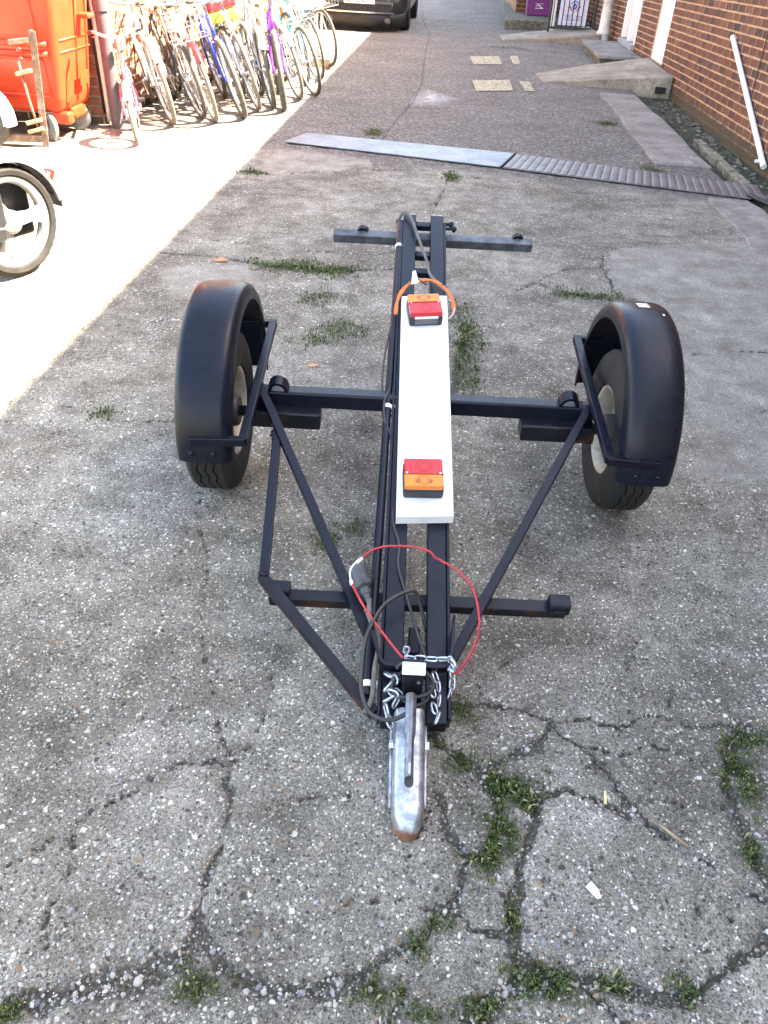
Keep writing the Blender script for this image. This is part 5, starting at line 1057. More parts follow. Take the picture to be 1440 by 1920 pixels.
for z in (.66, .60):
    mb = MB(); mb.lathe(AL(-3.17, 6.235, z), -_a, [(0, -.01), (.018, -.008), (.02, .004), (.012, .014), (0, .016)], 12); mb.build('knob', M['reflector'], sdn, True)

def scooter():
    t = thing('motor_scooter', 'white motor scooter parked in front of the red bin', 'scooter', AL(-3.52, 6.18, 0)); t.rotation_euler = (0, 0, -AZ + R_(-12))
    w = MB(); w.torus((0, 0, .20), (0, 1, 0), .155, .048, 36, 10); wo = local_part(w, 'wheel', M['tyre_old'], t, True)
    w = MB(); w.lathe((0, -.03, .20), (0, 1, 0), [(0, 0), (.06, .0), (.11, .012), (.11, .048), (.06, .06), (0, .06)], 24); local_part(w, 'rim', M['alloy'], wo, 'auto')
    w = MB(); w.lathe((0, -.048, .20), (0, 1, 0), [(.03, 0), (.085, 0), (.085, .004), (.03, .004)], 24, True); local_part(w, 'brake_disc', M['zinc'], wo, 'auto')
    mg = MB(); prof = [(-.062, -.03), (-.055, .0), (0, .014), (.055, .0), (.062, -.03), (.050, -.03), (.0, .004), (-.050, -.03)]; vs = []; fs = []; n = 18
    for i in range(n + 1):
        a = R_(-8) + R_(150) * i / n
        for q, r_ in prof: vs.append(Vector((math.cos(a) * (.235 + r_), q, .20 + math.sin(a) * (.235 + r_))))
    for i in range(n):
        for q in range(8): fs.append((i * 8 + q, i * 8 + (q + 1) % 8, i * 8 + 8 + (q + 1) % 8, i * 8 + 8 + q))
    fs += [tuple(range(8)), tuple(n * 8 + q for q in range(8))]; mg.add(vs, fs); local_part(mg, 'front_mudguard', M['scooter_white'], t, 'auto')
    for s in (-1, 1):
        w = MB(); w.tube([(0, s * .062, .20), (-.07, s * .062, .45), (-.14, s * .05, .66)], .016, 8); local_part(w, 'fork', M['zinc'], t, True)
    sh = MB(); vs = []; fs = []; prof = [(.02, .42, .12), (-.06, .55, .20), (-.15, .75, .23), (-.22, .95, .18), (-.25, 1.06, .12)]; K = 9
    for x, z, hw in prof:
        for k in range(K): f = k / (K - 1) * 2 - 1; vs.append(Vector((x - .10 * f * f, hw * f, z)))
    for i in range(len(prof) - 1):
        for k in range(K - 1): fs.append((i * K + k, i * K + k + 1, (i + 1) * K + k + 1, (i + 1) * K + k))
    sh.add(vs, fs); o = local_part(sh, 'leg_shield', M['scooter_white'], t, True); sm = o.modifiers.new('th', 'SOLIDIFY'); sm.thickness = .03
    w = MB(); w.lathe((-.16, 0, .98), (1, 0, .12), [(0, .06), (.06, .05), (.085, .01), (.09, -.06), (0, -.08)], 20); local_part(w, 'headlamp', M['scooter_white'], t, 'auto')
    for s in (-1, 1):
        w = MB(); w.lathe((-.06, s * .15, .70), (1, s * .3, .1), [(0, .035), (.035, .02), (.04, -.02), (0, -.03)], 14); local_part(w, 'indicator', M['amber_lens'], t, True)
        w = MB(); w.tube([(-.28, s * .04, 1.04), (-.30, s * .2, 1.08), (-.36, s * .34, 1.05)], .015, 8); local_part(w, 'handlebar', M['moped_black'], t, True)
    w = MB(); w.box((-.52, 0, .30), (.55, .30, .07)); local_part(w, 'floor', M['scooter_white'], t, False, .02)
    sec = [(-.66, .32, .10, .60), (-.80, .30, .15, .68), (-1.05, .33, .16, .72), (-1.35, .45, .13, .74), (-1.55, .58, .06, .72)]; w = MB(); vs = []; fs = []
    for x, zb, hw, zt in sec:
        for k in range(12): a = 2 * math.pi * k / 12; vs.append(Vector((x, math.copysign(abs(math.cos(a)) ** .7, math.cos(a)) * hw, (zb + zt) / 2 + math.copysign(abs(math.sin(a)) ** .7, math.sin(a)) * (zt - zb) / 2)))
    for i in range(len(sec) - 1):
        for k in range(12): fs.append((i * 12 + k, i * 12 + (k + 1) % 12, i * 12 + 12 + (k + 1) % 12, i * 12 + 12 + k))
    w.add(vs, fs + [tuple(range(12)), tuple(48 + k for k in range(12))]); local_part(w, 'tail_body', M['scooter_white'], t, 'auto')
    w = MB(); w.box((-1.08, 0, .77), (.72, .27, .09)); local_part(w, 'seat', M['moped_black'], t, False, .04, 4)
    w = MB(); w.torus((-1.28, 0, .20), (0, 1, 0), .155, .05, 32, 10); local_part(w, 'wheel', M['tyre_old'], t, True)
scooter()
def moped():
    # heading to the lower left, rear wheel in view; local +x is the front
    hd = _b * -.42 + _a * -.907; t = thing('moped', 'moped with a three-spoke grey rear wheel at the sunny left edge', 'moped', AL(-2.09, 3.66, 0)); t.rotation_euler = (0, 0, math.atan2(hd.y, hd.x))
    r = .265; c = Vector((0, 0, r)); Yv = Vector((0, 1, 0))
    def whl(cx):
        c = Vector((cx, 0, r)); w = MB(); n = 72; prof = [(.205, -.026), (.215, -.038), (.235, -.042), (.252, -.032), (.261, -.015), (.2645, 0), (.261, .015), (.252, .032), (.235, .042), (.215, .038), (.205, .026)]; vs = []; fs = []; k = len(prof)
        for i in range(n):
            a = 2 * math.pi * i / n; d = Vector((math.cos(a), 0, math.sin(a))); nob = .004 if i % 2 else 0
            for q, (rr, y) in enumerate(prof): vs.append(c + d * (rr - (nob if 3 <= q <= 7 else 0)) + Yv * y)
        for i in range(n):
            j = (i + 1) % n
            for q in range(k): fs.append((i * k + q, j * k + q, j * k + (q + 1) % k, i * k + (q + 1) % k))
        w.add(vs, fs); wo = local_part(w, 'wheel', M['tyre'], t, 'auto')
        w = MB(); w.lathe(c, Yv, [(.178, -.018), (.19, -.028), (.207, -.030), (.207, -.024), (.195, 0), (.207, .024), (.207, .030), (.19, .028), (.178, .018), (.174, 0)], 56, True); local_part(w, 'rim', M['alloy'], wo, 'auto')
        for q in range(3):
            a = R_(60) + q * R_(120); d = Vector((math.cos(a), 0, math.sin(a))); e = Vector((-math.sin(a), 0, math.cos(a))); w = MB()
            w.prism([c + d * .03 - e * .034 - Yv * .018, c + d * .03 + e * .034 - Yv * .018, c + d * .12 + e * .026 - Yv * .014, c + d * .182 + e * .048 - Yv * .012, c + d * .182 - e * .048 - Yv * .012, c + d * .12 - e * .026 - Yv * .014], Yv * .03); local_part(w, 'spoke', M['alloy'], wo, False, .006, 3)
        w = MB(); w.lathe(c - Yv * .05, Yv, [(0, 0), (.028, 0), (.045, .012), (.055, .03), (.055, .075), (.03, .10), (0, .10)], 24); local_part(w, 'hub', M['alloy'], wo, 'auto')
        return wo
    whl(0); whl(1.16)
    def guard(cx, a0, a1, R=.295):
        w = MB(); prof = [(-.058, -.022), (-.05, .0), (0, .008), (.05, .0), (.058, -.022), (.052, -.022), (0, .003), (-.052, -.022)]; vs = []; fs = []; n = 24
        for i in range(n + 1):
            a = a0 + (a1 - a0) * i / n
            for q, rr in prof: vs.append(Vector((cx + math.cos(a) * (R + rr), q, r + math.sin(a) * (R + rr))))
        for i in range(n):
            for q in range(8): fs.append((i * 8 + q, i * 8 + (q + 1) % 8, i * 8 + 8 + (q + 1) % 8, i * 8 + 8 + q))
        fs += [tuple(range(8)), tuple(n * 8 + q for q in range(8))]; w.add(vs, fs); return local_part(w, 'mudguard', M['pipe_grey'], t, 'auto')
    g1 = guard(0, R_(60), R_(170)); guard(1.16, R_(20), R_(150))
    a = R_(150); p = Vector((math.cos(a) * .325, 0, r + math.sin(a) * .325)); w = MB(); w.box(p, (.022, .06, .05), Matrix.Rotation(R_(-30), 3, 'Y')); local_part(w, 'reflector', M['reflector'], g1, False, .005)
    w = MB(); w.box(p + Vector((.018, 0, -.0)), (.03, .05, .04), Matrix.Rotation(R_(-30), 3, 'Y')); local_part(w, 'reflector_mount', M['pipe_grey'], g1, False, .005)
    a = R_(168); w = MB(); w.box((math.cos(a) * .293, 0, r + math.sin(a) * .293 - .02), (.012, .10, .05)); local_part(w, 'mud_flap', M['moped_black'], g1, False, .003)
    w = MB(); w.box((.30, 0, .34), (.46, .22, .26)); local_part(w, 'engine', M['moped_black'], t, False, .04, 3)
    w = MB(); w.box((.16, -.11, .30), (.34, .05, .10)); local_part(w, 'swing_arm', M['moped_black'], t, False, .015, 3)
    w = MB(); w.tube([(.02, .09, r), (.25, .09, .30), (.55, .09, .34)], .022, 8); local_part(w, 'exhaust', M['zinc'], t, True)
    w = MB(); vs = []; fs = []; sec = [(.36, .68, .05, .03), (.42, .66, .12, .06), (.52, .64, .14, .08), (.70, .60, .13, .10), (.86, .62, .09, .12)]
    for x, z, hw, h in sec:
        for k in range(10): an = 2 * math.pi * k / 10; vs.append(Vector((x, math.cos(an) * hw, z + math.sin(an) * h)))
    for i in range(4):
        for k in range(10): fs.append((i * 10 + k, i * 10 + (k + 1) % 10, i * 10 + 10 + (k + 1) % 10, i * 10 + 10 + k))
    w.add(vs, fs + [tuple(range(10)), tuple(40 + k for k in range(10))]); local_part(w, 'body', M['moped_black'], t, 'auto')
    w = MB(); w.box((.06, -.10, .33), (.52, .05, .36)); local_part(w, 'silencer_cover', M['moped_black'], t, False, .02, 3)
    w = MB(); w.box((.62, 0, .76), (.50, .22, .08)); local_part(w, 'seat', M['moped_black'], t, False, .03, 3)
    for s in (-1, 1):
        w = MB(); w.tube([(1.16, s * .06, r), (1.02, s * .06, .62), (.96, s * .05, .84)], .016, 8); local_part(w, 'fork', M['zinc'], t, True)
    w = MB(); w.tube([(.90, -.33, .98), (.95, -.15, .95), (.96, 0, .93), (.95, .15, .95), (.90, .33, .98)], .013, 8); local_part(w, 'handlebar', M['moped_black'], t, True)
moped()

# ================================================================== bicycles
PAINT = {}
def paint(n, c):
    if n not in PAINT: PAINT[n] = simple('bike_paint_' + n, c, .3, 0, .08, 20)
    return PAINT[n]
BIKES = [  # u, v, heading, lean, wheel radius, frame colour, tyre, extras, label
 (-2.50, 6.56, 24, 5, .215, ('pink', (.62, .08, .14)), 'tyre_tan', 'guard_white bars_high', "child's pink and white bicycle nearest the red bin"),
 (-2.47, 7.38, 34, 13, .33, ('white', (.80, .78, .76)), 'tyre_tan', 'guard_white saddle_hi', 'white bicycle with pale tyres, next after the pink child bicycle'),
 (-2.30, 7.72, 36, 15, .33, ('black', (.03, .03, .03)), 'tyre_old', 'saddle_hi', 'black bicycle with a dark saddle behind the red-marked white one'),
 (-2.15, 7.62, 31, 15, .33, ('cream', (.74, .70, .62)), 'tyre_tan', 'guard_red basket', 'cream bicycle with red mudguard ends and a basket'),
 (-1.94, 7.86, 29, 17, .33, ('blue', (.02, .04, .50)), 'tyre_old', 'knobby', 'blue mountain bicycle with knobbly tyres'),
 (-1.90, 8.30, 29, 17, .33, ('silver', (.55, .56, .58)), 'tyre_tan', '', 'silver bicycle with dusty tan tyres just behind the blue one'),
 (-1.78, 8.44, 24, 11, .34, ('grey', (.30, .31, .33)), 'tyre_old', 'knobby guard_white', 'grey bicycle with a thick front tyre left of the purple one'),
 (-1.65, 8.34, 19, 7, .33, ('purple', (.22, .02, .40)), 'tyre_old', 'knobby', 'purple bicycle whose front wheel stands furthest out'),
 (-1.50, 9.26, 34, 14, .33, ('pale', (.72, .73, .72)), 'tyre_old', 'rack saddle_hi', 'pale bicycle with a front rack, at the far end of the row'),
 (-1.72, 9.95, 30, 10, .33, ('teal', (.03, .36, .42)), 'tyre_old', '', 'teal bicycle behind the pale one with the rack'),
 (-2.22, 8.85, 38, 12, .33, ('green', (.10, .22, .16)), 'tyre_old', 'bag', 'dark green bicycle carrying a red and yellow front bag'),
 (-1.95, 10.6, 36, 9, .33, ('orange', (.70, .22, .03)), 'tyre_old', 'panel', 'orange bicycle with a small orange panel on its bars'),
 (-2.42, 8.15, 34, 14, .33, ('brown', (.20, .10, .05)), 'tyre_old', 'saddle_hi', 'brown bicycle wedged behind the blue and silver ones'),
 (-2.05, 9.1, 32, 13, .33, ('ivory', (.75, .72, .6)), 'tyre_old', 'guard_white', 'ivory bicycle with white mudguards behind the purple one'),
 (-1.62, 9.0, 30, 15, .33, ('beige', (.66, .60, .48)), 'tyre_tan', 'guard_white', 'beige bicycle with white mudguards between the purple and the rack bicycles'),
 (-1.62, 10.3, 34, 12, .33, ('aqua', (.30, .62, .62)), 'tyre_old', 'saddle_hi', 'pale aqua bicycle behind the teal one'),
 (-2.60, 7.75, 30, 10, .31, ('chalk', (.78, .78, .76)), 'tyre_tan', 'guard_white', 'chalk-white bicycle close to the wall behind the black one'),
 (-1.66, 11.4, 40, 10, .33, ('slate', (.25, .28, .30)), 'tyre_old', 'basket', 'slate bicycle with a basket, last of the far row before the walking frame'),
 (-2.15, 10.2, 34, 12, .33, ('lemon', (.72, .66, .30)), 'tyre_tan', 'saddle_hi', 'lemon bicycle in the back row behind the teal and orange ones'),
 (-2.35, 9.55, 36, 12, .33, ('steel', (.42, .43, .44)), 'tyre_tan', '', 'plain steel-coloured bicycle in the second row behind the green one'),
]
def bike(u, v, a, lean, r, col, tyre, ex, lab):
    t = thing('bicycle', lab, 'bicycle', AL(u, v, 0), 'bicycles leaning along the sunny wall'); a -= 5; h = _b * math.sin(R_(a)) - _a * math.cos(R_(a)); t.rotation_euler = (R_(lean), 0, math.atan2(h.y, h.x))
    s = r / .33; L = 1.03 * s; Pm = paint(*col); P3 = lambda x, z, y=0: Vector((x * s, y * s, z * s))
    kn = 'knobby' in ex; tr_ = (.026 if kn else .019) * (s ** .5)
    for cx in (0, -L):
        c = Vector((cx, 0, r)); w = MB(); n = 40; k = 8; vs = []; fs = []
        for i in range(n):
            an = 2 * math.pi * i / n; d = Vector((math.cos(an), 0, math.sin(an)))
            for q in range(k):
                b = 2 * math.pi * q / k; rr = tr_ * (1.0 if not (kn and q in (0, 1, 7)) else (1.12 if i % 2 else .92)); vs.append(c + d * (r - tr_ + math.cos(b) * rr) + Vector((0, math.sin(b) * rr, 0)))
        for i in range(n):
            for q in range(k): j = (i + 1) % n; fs.append((i * k + q, j * k + q, j * k + (q + 1) % k, i * k + (q + 1) % k))
        w.add(vs, fs); wo = local_part(w, 'wheel', M[tyre], t, True)
        w = MB(); ri = r - 2 * tr_; w.lathe(c, (0, 1, 0), [(ri - .012, -.007), (ri + .004, -.011), (ri + .004, .011), (ri - .012, .007)], 36, True); local_part(w, 'rim', M['zinc'], wo, 'auto')
        w = MB(); w.lathe(c - Vector((0, .04, 0)), (0, 1, 0), [(0, 0), (.012, 0), (.022, .012), (.014, .018), (.014, .062), (.022, .068), (.012, .08), (0, .08)], 12); local_part(w, 'hub', M['zinc'], wo, 'auto')
        w = MB()
        for q in range(20):
            an = 2 * math.pi * q / 20 + .1; d = Vector((math.cos(an), 0, math.sin(an))); tw = Vector((-math.sin(an), 0, math.cos(an))) * .018 * (1 if q % 4 < 2 else -1); sy = .02 * (1 if q % 2 else -1); w.tube([c + d * .014 + tw + Vector((0, sy, 0)), c + d * (ri - .006)], .0013, 4, cap=False)
        local_part(w, 'spokes', M['zinc'], wo)
    bb, hd0, hd1, st_, ra = P3(-.60, .28), P3(-.135, .64), P3(-.185, .80), P3(-.765, .80), Vector((-L, 0, r))
    w = MB()
    for p, q, rad in ((hd0 + (hd1 - hd0) * .12, bb, .016), (hd1, st_, .014), (bb, st_, .014), (hd0, hd1 + (hd1 - hd0) * .15, .018)): w.tube([p, q], rad * s ** .5, 8)
    for sy in (-1, 1):
        o = Vector((0, sy * .05, 0)); w.tube([bb + o * .5, ra + o], .009, 6); w.tube([st_ + o * .3 - Vector((0, 0, .04)), ra + o], .008, 6)
    fr = local_part(w, 'frame', Pm, t, True); fr['label'] = col[0] + ' painted frame'
    w = MB()
    for sy in (-1, 1): o = Vector((0, sy * .052, 0)); w.tube(smooth_path([Vector((0, 0, r)) + o, P3(-.07, .50) + o, P3(-.115, .62) + o * .8], 3), .010, 6)
    w.tube([P3(-.115, .62, -.05), P3(-.115, .62, .05)], .014, 8); local_part(w, 'fork', Pm, t, True)
    hz = .92 if 'bars_high' not in ex else 1.12; sp_, gp = P3(-.195, .84), P3(-.16, hz)
    w = MB(); w.tube([P3(-.185, .80), P3(-.20, hz), P3(-.14, hz + .01)], .013, 8); bar_ = P3(-.14, hz + .01)
    w.tube(smooth_path([bar_ + P3(-.16, .04, -.29), bar_ + P3(-.05, .05, -.22), bar_ + P3(0, 0, -.08), bar_ + P3(0, 0, .08), bar_ + P3(-.05, .05, .22), bar_ + P3(-.16, .04, .29)], 4), .011, 8); hb = local_part(w, 'handlebar', M['zinc'], t, True)
    for sy in (-1, 1):
        w = MB(); w.tube([bar_ + P3(-.17, .04, sy * .295), bar_ + P3(-.08, .05, sy * .24)], .016, 8); local_part(w, 'grip', M['moped_black'], hb, True)
        w = MB(); w.tube([bar_ + P3(-.03, .03, sy * .17), bar_ + P3(-.10, .0, sy * .26)], .005, 6); local_part(w, 'brake_lever', M['zinc'], hb, True)
    w = MB(); w.tube(smooth_path([bar_ + P3(-.02, .02, .1), bar_ + P3(.08, -.05, .05), P3(-.06, .55, .03)], 5), .003, 5); local_part(w, 'brake_cable', M['cable'], hb, True)
    sz = .96 if 'saddle_hi' in ex else .90; w = MB(); w.tube([st_ - (st_ - bb) * .1, P3(-.80, sz)], .012, 8); local_part(w, 'seat_post', M['zinc'], t, True)
    w = MB(); vs = []; fs = []; sec = [(.16, .012, .012), (.08, .022, .02), (0, .04, .026), (-.07, .075, .032), (-.12, .085, .03), (-.15, .06, .018)]
    for x, hw, hh in sec:
        for k in range(8): an = 2 * math.pi * k / 8; vs.append(P3(-.80 + x, sz + .03 + .0 + math.sin(an) * hh + (.01 if x < -.05 else 0), math.cos(an) * hw))
    for i in range(5):
        for k in range(8): fs.append((i * 8 + k, i * 8 + (k + 1) % 8, i * 8 + 8 + (k + 1) % 8, i * 8 + 8 + k))
    w.add(vs, fs + [tuple(range(8)), tuple(40 + k for k in range(8))]); local_part(w, 'saddle', M['grey_rubber'], t, True)
    w = MB(); w.lathe(bb + Vector((0, -.045, 0)), (0, 1, 0), [(.03, 0), (.09, 0), (.09, .004), (.03, .004)], 24, True); w.tube([bb + Vector((0, -.06, 0)), bb + P3(.14, -.09, -.065 / s)], .008, 6); w.tube([bb + Vector((0, .06, 0)), bb + P3(-.14, .09, .065 / s)], .008, 6); w.tube([bb + Vector((0, -.06, 0)), bb + Vector((0, .06, 0))], .012, 8); cr_ = local_part(w, 'crankset', M['zinc'], t, 'auto')
    for sg_ in (-1, 1):
        w = MB(); w.box(bb + P3(-sg_ * .14 * 1.0, sg_ * .09, sg_ * .11) * 1.0, (.09, .07, .022)); local_part(w, 'pedal', M['moped_black'], cr_, False, .004)
    if 'guard' in ex:
        cl = M['scooter_white'] if 'guard_white' in ex else paint('redguard', (.55, .03, .04))
        for cx, a0, a1 in ((0, R_(35), R_(150)), (-L, R_(40), R_(200))):
            w = MB(); vs = []; fs = []; n = 16; pf = [(-.028, -.012), (0, .004), (.028, -.012), (0, .001)]
            for i in range(n + 1):
                an = a0 + (a1 - a0) * i / n
                for q, rr in pf: vs.append(Vector((cx + math.cos(an) * (r + .022 + rr), q, r + math.sin(an) * (r + .022 + rr))))
            for i in range(n):
                for q in range(4): fs.append((i * 4 + q, i * 4 + (q + 1) % 4, i * 4 + 4 + (q + 1) % 4, i * 4 + 4 + q))
            w.add(vs, fs); local_part(w, 'mudguard', cl, t, True)
    if 'basket' in ex or 'rack' in ex or 'bag' in ex:
        c0 = P3(.06, .78); w = MB(); bx, by, bz = .26, .32, .22
        if 'bag' in ex:
            w.box(c0 + Vector((0, 0, .10)), (.20, .30, .16)); bg_ = local_part(w, 'bag', paint('redbag', (.34, .03, .04)), t, False, .03, 3)
            w = MB(); w.box(c0 + Vector((.01, 0, -.03)), (.19, .28, .09)); local_part(w, 'bag_base', paint('yellowbag', (.75, .66, .08)), bg_, False, .02, 3)
        else:
            for z in ((-.1, 0, .1) if 'basket' in ex else (-.05,)):
                w.tube([c0 + Vector((x * bx / 2, y * by / 2, z)) for x, y in ((1, 1), (1, -1), (-1, -1), (-1, 1))], .004, 5, True)
            for k in range(9):
                f = k / 8 * 2 - 1
                for x in (-1, 1): w.tube([c0 + Vector((x * bx / 2, f * by / 2, -.1 if 'basket' in ex else -.05)), c0 + Vector((x * bx / 2 * .9, f * by / 2, .11 if 'basket' in ex else -.045))], .0025, 4)
                w.tube([c0 + Vector((-bx / 2, f * by / 2, -.1 if 'basket' in ex else -.05)), c0 + Vector((bx / 2, f * by / 2, -.1 if 'basket' in ex else -.05))], .0025, 4)
            local_part(w, 'basket' if 'basket' in ex else 'front_rack', M['alloy'], t)
    if 'panel' in ex:
        w = MB(); w.box(P3(-.02, .98), (.01, .16, .14)); pn = local_part(w, 'panel', paint('orangepanel', (.75, .30, .08)), t, False, .004)
        w = MB(); w.box(P3(-.02, .98) + Vector((.008, 0, 0)), (.006, .09, .08)); local_part(w, 'panel_mark', M['red_ink'], pn, False, .01)
    w = MB(); w.lathe(P3(-.06, .66), (1, 0, 0), [(0, .012), (.02, .010), (.022, 0), (0, -.004)], 12); local_part(w, 'reflector', M['reflector'] if 'red' in ex or col[0] in ('pink',) else M['clear_lens'], t, True)
random.seed(9)
for bk in BIKES: bike(*bk)

# white metal frame and scrap wood beyond the bicycles
wf = thing('walking_frame', 'white metal walking frame with a tray past the end of the bicycles', 'walking frame', AL(-2.25, 13.1, 0))
for u in (-2.55, -2.05):
    for v in (12.9, 13.35):
        mb = MB(); mb.tube([AL(u, v, 0), AL(u, v, .62), AL(u, v + (.1 if v > 13 else .05), .72)], .014, 8); mb.build('leg', M['scooter_white'], wf, True)
mb = MB(); mb.frame(AL(-2.58, 12.87, .54), _b, _a, Zu, .58, .52, .05); mb.build('tray', M['scooter_white'], wf, bevel=.01)
mb = MB(); mb.tube(smooth_path([AL(-2.55, 13.4, .72), AL(-2.5, 13.45, .80), AL(-2.1, 13.45, .80), AL(-2.05, 13.4, .72)], 4), .014, 8); mb.build('handle', M['moped_black'], wf, True)
mb = MB(); mb.frame(AL(-1.97, 11.35, .0), _b, _a, Zu, .34, .10, .10); tag(mb.build('timber_block', M['wood'], None, bevel=.006), 'short brown timber block on the sunlit ground past the bicycles', 'timber')
mb = MB(); mb.prism([AL(-1.98, 11.47, .02), AL(-1.60, 11.47, .02), AL(-1.66, 11.75, .14), AL(-1.98, 11.95, .34)], _a * .02 + Zu * .012); tag(mb.build('yellow_board', M['cardboard'], None, bevel=.003), 'tilted yellowish board resting behind the timber block', 'board')

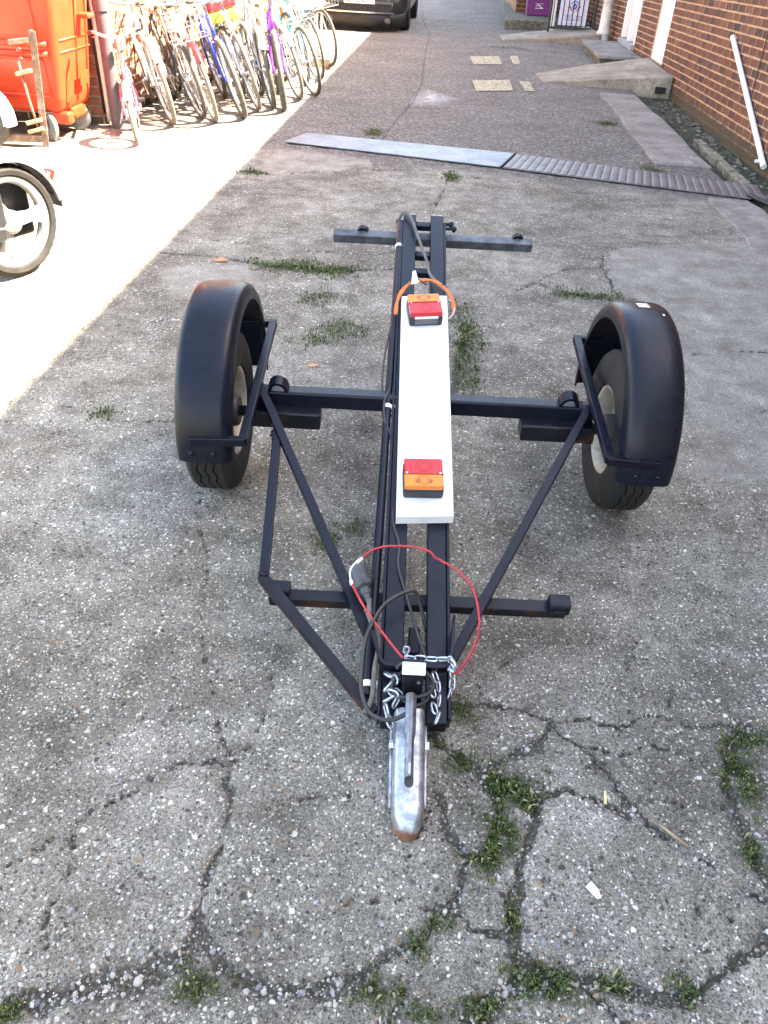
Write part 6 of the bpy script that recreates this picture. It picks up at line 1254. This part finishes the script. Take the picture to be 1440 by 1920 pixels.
# ================================================================== parked car
def car():
    t = thing('parked_car', 'dark grey hatchback parked facing the camera at the end of the alley', 'car', AL(-1.78, 15.95, 0)); t.rotation_euler = (0, 0, -AZ)
    # local: x right, y away from camera, front at y=0
    sec = [  # y, half width, z bottom, z belt, z top, top half width
     (.00, .56, .30, .46, .58, .48), (.05, .70, .22, .48, .66, .58), (.16, .80, .20, .52, .74, .66), (.40, .855, .20, .58, .82, .72), (.95, .87, .20, .66, .95, .74), (1.05, .87, .20, .68, 1.00, .74), (1.70, .87, .20, .80, 1.44, .60), (2.2, .87, .20, .84, 1.50, .60), (3.1, .87, .20, .86, 1.47, .58), (3.75, .85, .24, .84, 1.20, .62), (3.95, .78, .30, .70, .90, .66)]
    K = 14; vs = []; fs = []; w = MB()
    for y, hw, zb, zm, zt, tw in sec:
        pts = [(0, zb), (hw * .75, zb), (hw * .97, zb + .05), (hw, (zb + zm) / 2), (hw * .985, zm), (tw + (hw - tw) * .45, zm + (zt - zm) * .55), (tw, zt - .03), (0, zt)]
        full = [(x, z) for x, z in pts] + [(-x, z) for x, z in pts[-2:0:-1]]
        vs += [Vector((x, y, z)) for x, z in full]
    K = 14
    for i in range(len(sec) - 1):
        for k in range(K): fs.append((i * K + k, i * K + (k + 1) % K, i * K + K + (k + 1) % K, i * K + K + k))
    fs += [tuple(range(K)), tuple((len(sec) - 1) * K + k for k in range(K))]; w.add(vs, fs); body = local_part(w, 'body', M['car'], t, True); sb = body.modifiers.new('s', 'SUBSURF'); sb.levels = 2; sb.render_levels = 2
    w = MB(); vs = []; n = 14
    for k in range(n + 1): f = k / n * 2 - 1; x = f * .80; y = -.05 + .22 * abs(f) ** 3.2; vs += [Vector((x, y, .085)), Vector((x, y - .012, .20)), Vector((x, y + .0, .285)), Vector((x, y + .08, .30)), Vector((x, y + .10, .085))]
    fs = [(5 * k + q, 5 * k + (q + 1) % 5, 5 * k + 5 + (q + 1) % 5, 5 * k + 5 + q) for k in range(n) for q in range(5)] + [tuple(range(5)), tuple(5 * n + q for q in range(5))]
    w.add(vs, fs); bp = local_part(w, 'lower_bumper', M['car_black'], t, True)
    w = MB(); vs = [v_ for k in range(n + 1) for v_ in (lambda f: (Vector((f * .62, -.075 + .13 * abs(f) ** 3, .282)), Vector((f * .62, -.075 + .13 * abs(f) ** 3, .306)), Vector((f * .62, -.03 + .13 * abs(f) ** 3, .306)), Vector((f * .62, -.03 + .13 * abs(f) ** 3, .282))))(k / n * 2 - 1)]
    w.add(vs, [(4 * k + q, 4 * k + (q + 1) % 4, 4 * k + 4 + (q + 1) % 4, 4 * k + 4 + q) for k in range(n) for q in range(4)] + [(0, 1, 2, 3), tuple(4 * n + q for q in range(4))]); local_part(w, 'chrome_strip', M['chrome'], bp, 'auto')
    w = MB(); w.box((0, -.02, .375), (1.16, .06, .14)); gr_ = local_part(w, 'grille', M['car_black'], t, False, .01)
    for k in range(4):
        w = MB(); w.box((0, -.056, .325 + k * .032), (1.12, .016, .013)); local_part(w, 'grille_bar', M['car'], gr_, False, .004)
    w = MB(); w.box((0, -.068, .475), (.53, .012, .115)); npl = local_part(w, 'number_plate', M['number_plate'], t, False, .004)
    me = text('plate_lettering', 'BK70 2YT', .105, M['car_black'], basis(Vector((0, -.0752, .475)), (1, 0, 0), (0, 0, 1)), None, .0005, 'CENTER', .92); me.parent = npl
    for s in (-1, 1):
        w = MB(); w.lathe((s * .50, -.012, .175), (0, -1, 0), [(0, .03), (.03, .028), (.045, .02), (.05, 0), (.05, -.03)], 18); local_part(w, 'fog_lamp', M['clear_lens'], bp, 'auto')
        w = MB(); w.lathe((s * .50, .012, .175), (0, -1, 0), [(.0, 0), (.03, .006), (.044, .02)], 18); local_part(w, 'fog_reflector', M['chrome'], bp, 'auto')
        w = MB(); w.prism([(s * .50, .02, .60), (s * .80, .22, .62), (s * .78, .34, .72), (s * .52, .14, .70)], (0, -.03, .0)); local_part(w, 'headlight', M['clear_lens'], t, False, .012, 3)
        for yy in (.72, 3.2):
            c = Vector((s * .76, yy, .31)); w = MB(); w.lathe(c - Vector((s * .10, 0, 0)), (s, 0, 0), [(.19, 0), (.28, .0), (.305, .02), (.31, .05), (.31, .14), (.305, .17), (.28, .19), (.19, .19)], 36, True); wo = local_part(w, 'wheel', M['tyre'], t, 'auto')
            w = MB(); w.lathe(c - Vector((s * .06, 0, 0)), (s, 0, 0), [(0, .09), (.05, .10), (.08, .07), (.16, .11), (.20, .12), (.20, 0)], 24); local_part(w, 'rim', M['alloy'], wo, 'auto')
        w = MB(); w.box((s * .97, 1.12, .95), (.16, .09, .12)); local_part(w, 'door_mirror', M['car'], t, False, .03, 3)
        w = MB(); w.prism([(s * .868, 1.25, .86), (s * .868, 2.25, .92), (s * .70, 2.2, 1.36), (s * .72, 1.72, 1.34)], (s * .012, 0, 0)); local_part(w, 'side_window', M['glass'], t)
    w = MB(); w.prism([(-.70, 1.02, 1.0), (.70, 1.02, 1.0), (.57, 1.62, 1.40), (-.57, 1.62, 1.40)], (0, -.012, .014)); local_part(w, 'windscreen', M['glass'], t, False, .006)
car()

# ================================================================== small litter
mb = MB(); mb.tube([(.607, .915, .004), (.63, .890, .006), (.655, .868, .004)], [.0025, .0035, .002], 7); tag(mb.build('twig', M['wood'], None, True), 'thin brown twig lying in the right-hand crack', 'twig')
mb = MB(); mb.prism([(.428, .772, .004), (.440, .783, .006), (.452, .768, .005), (.455, .752, .004), (.446, .750, .004)], (0, 0, .003)); tag(mb.build('paint_flake', M['paper'], None, bevel=.0008), 'white chip lying on the slab right of the hitch', 'chip')
mb = MB(); mb.prism([(-.355, 2.925, .006), (-.33, 2.94, .012), (-.30, 2.93, .008), (-.33, 2.915, .006)], (0, 0, .0015)); tag(mb.build('dead_leaf', paint('leaf', (.50, .22, .09)), None), 'small orange-brown leaf between left wheel and frame', 'leaf')
mb = MB(); mb.prism([(-.99, 4.10, .010), (-.95, 4.125, .020), (-.90, 4.11, .012), (-.95, 4.09, .010)], (0, 0, .002)); tag(mb.build('dead_leaf', PAINT['leaf'], None), 'small orange-brown leaf by the crack beyond the left mudguard', 'leaf')
mb = MB(); mb.prism([(.50, .955, .004), (.505, .985, .006), (.509, .984, .006), (.505, .954, .004)], (0, 0, .003)); tag(mb.build('straw', M['cardboard'], None), 'pale dry straw standing out of the joint below the hitch level', 'straw')
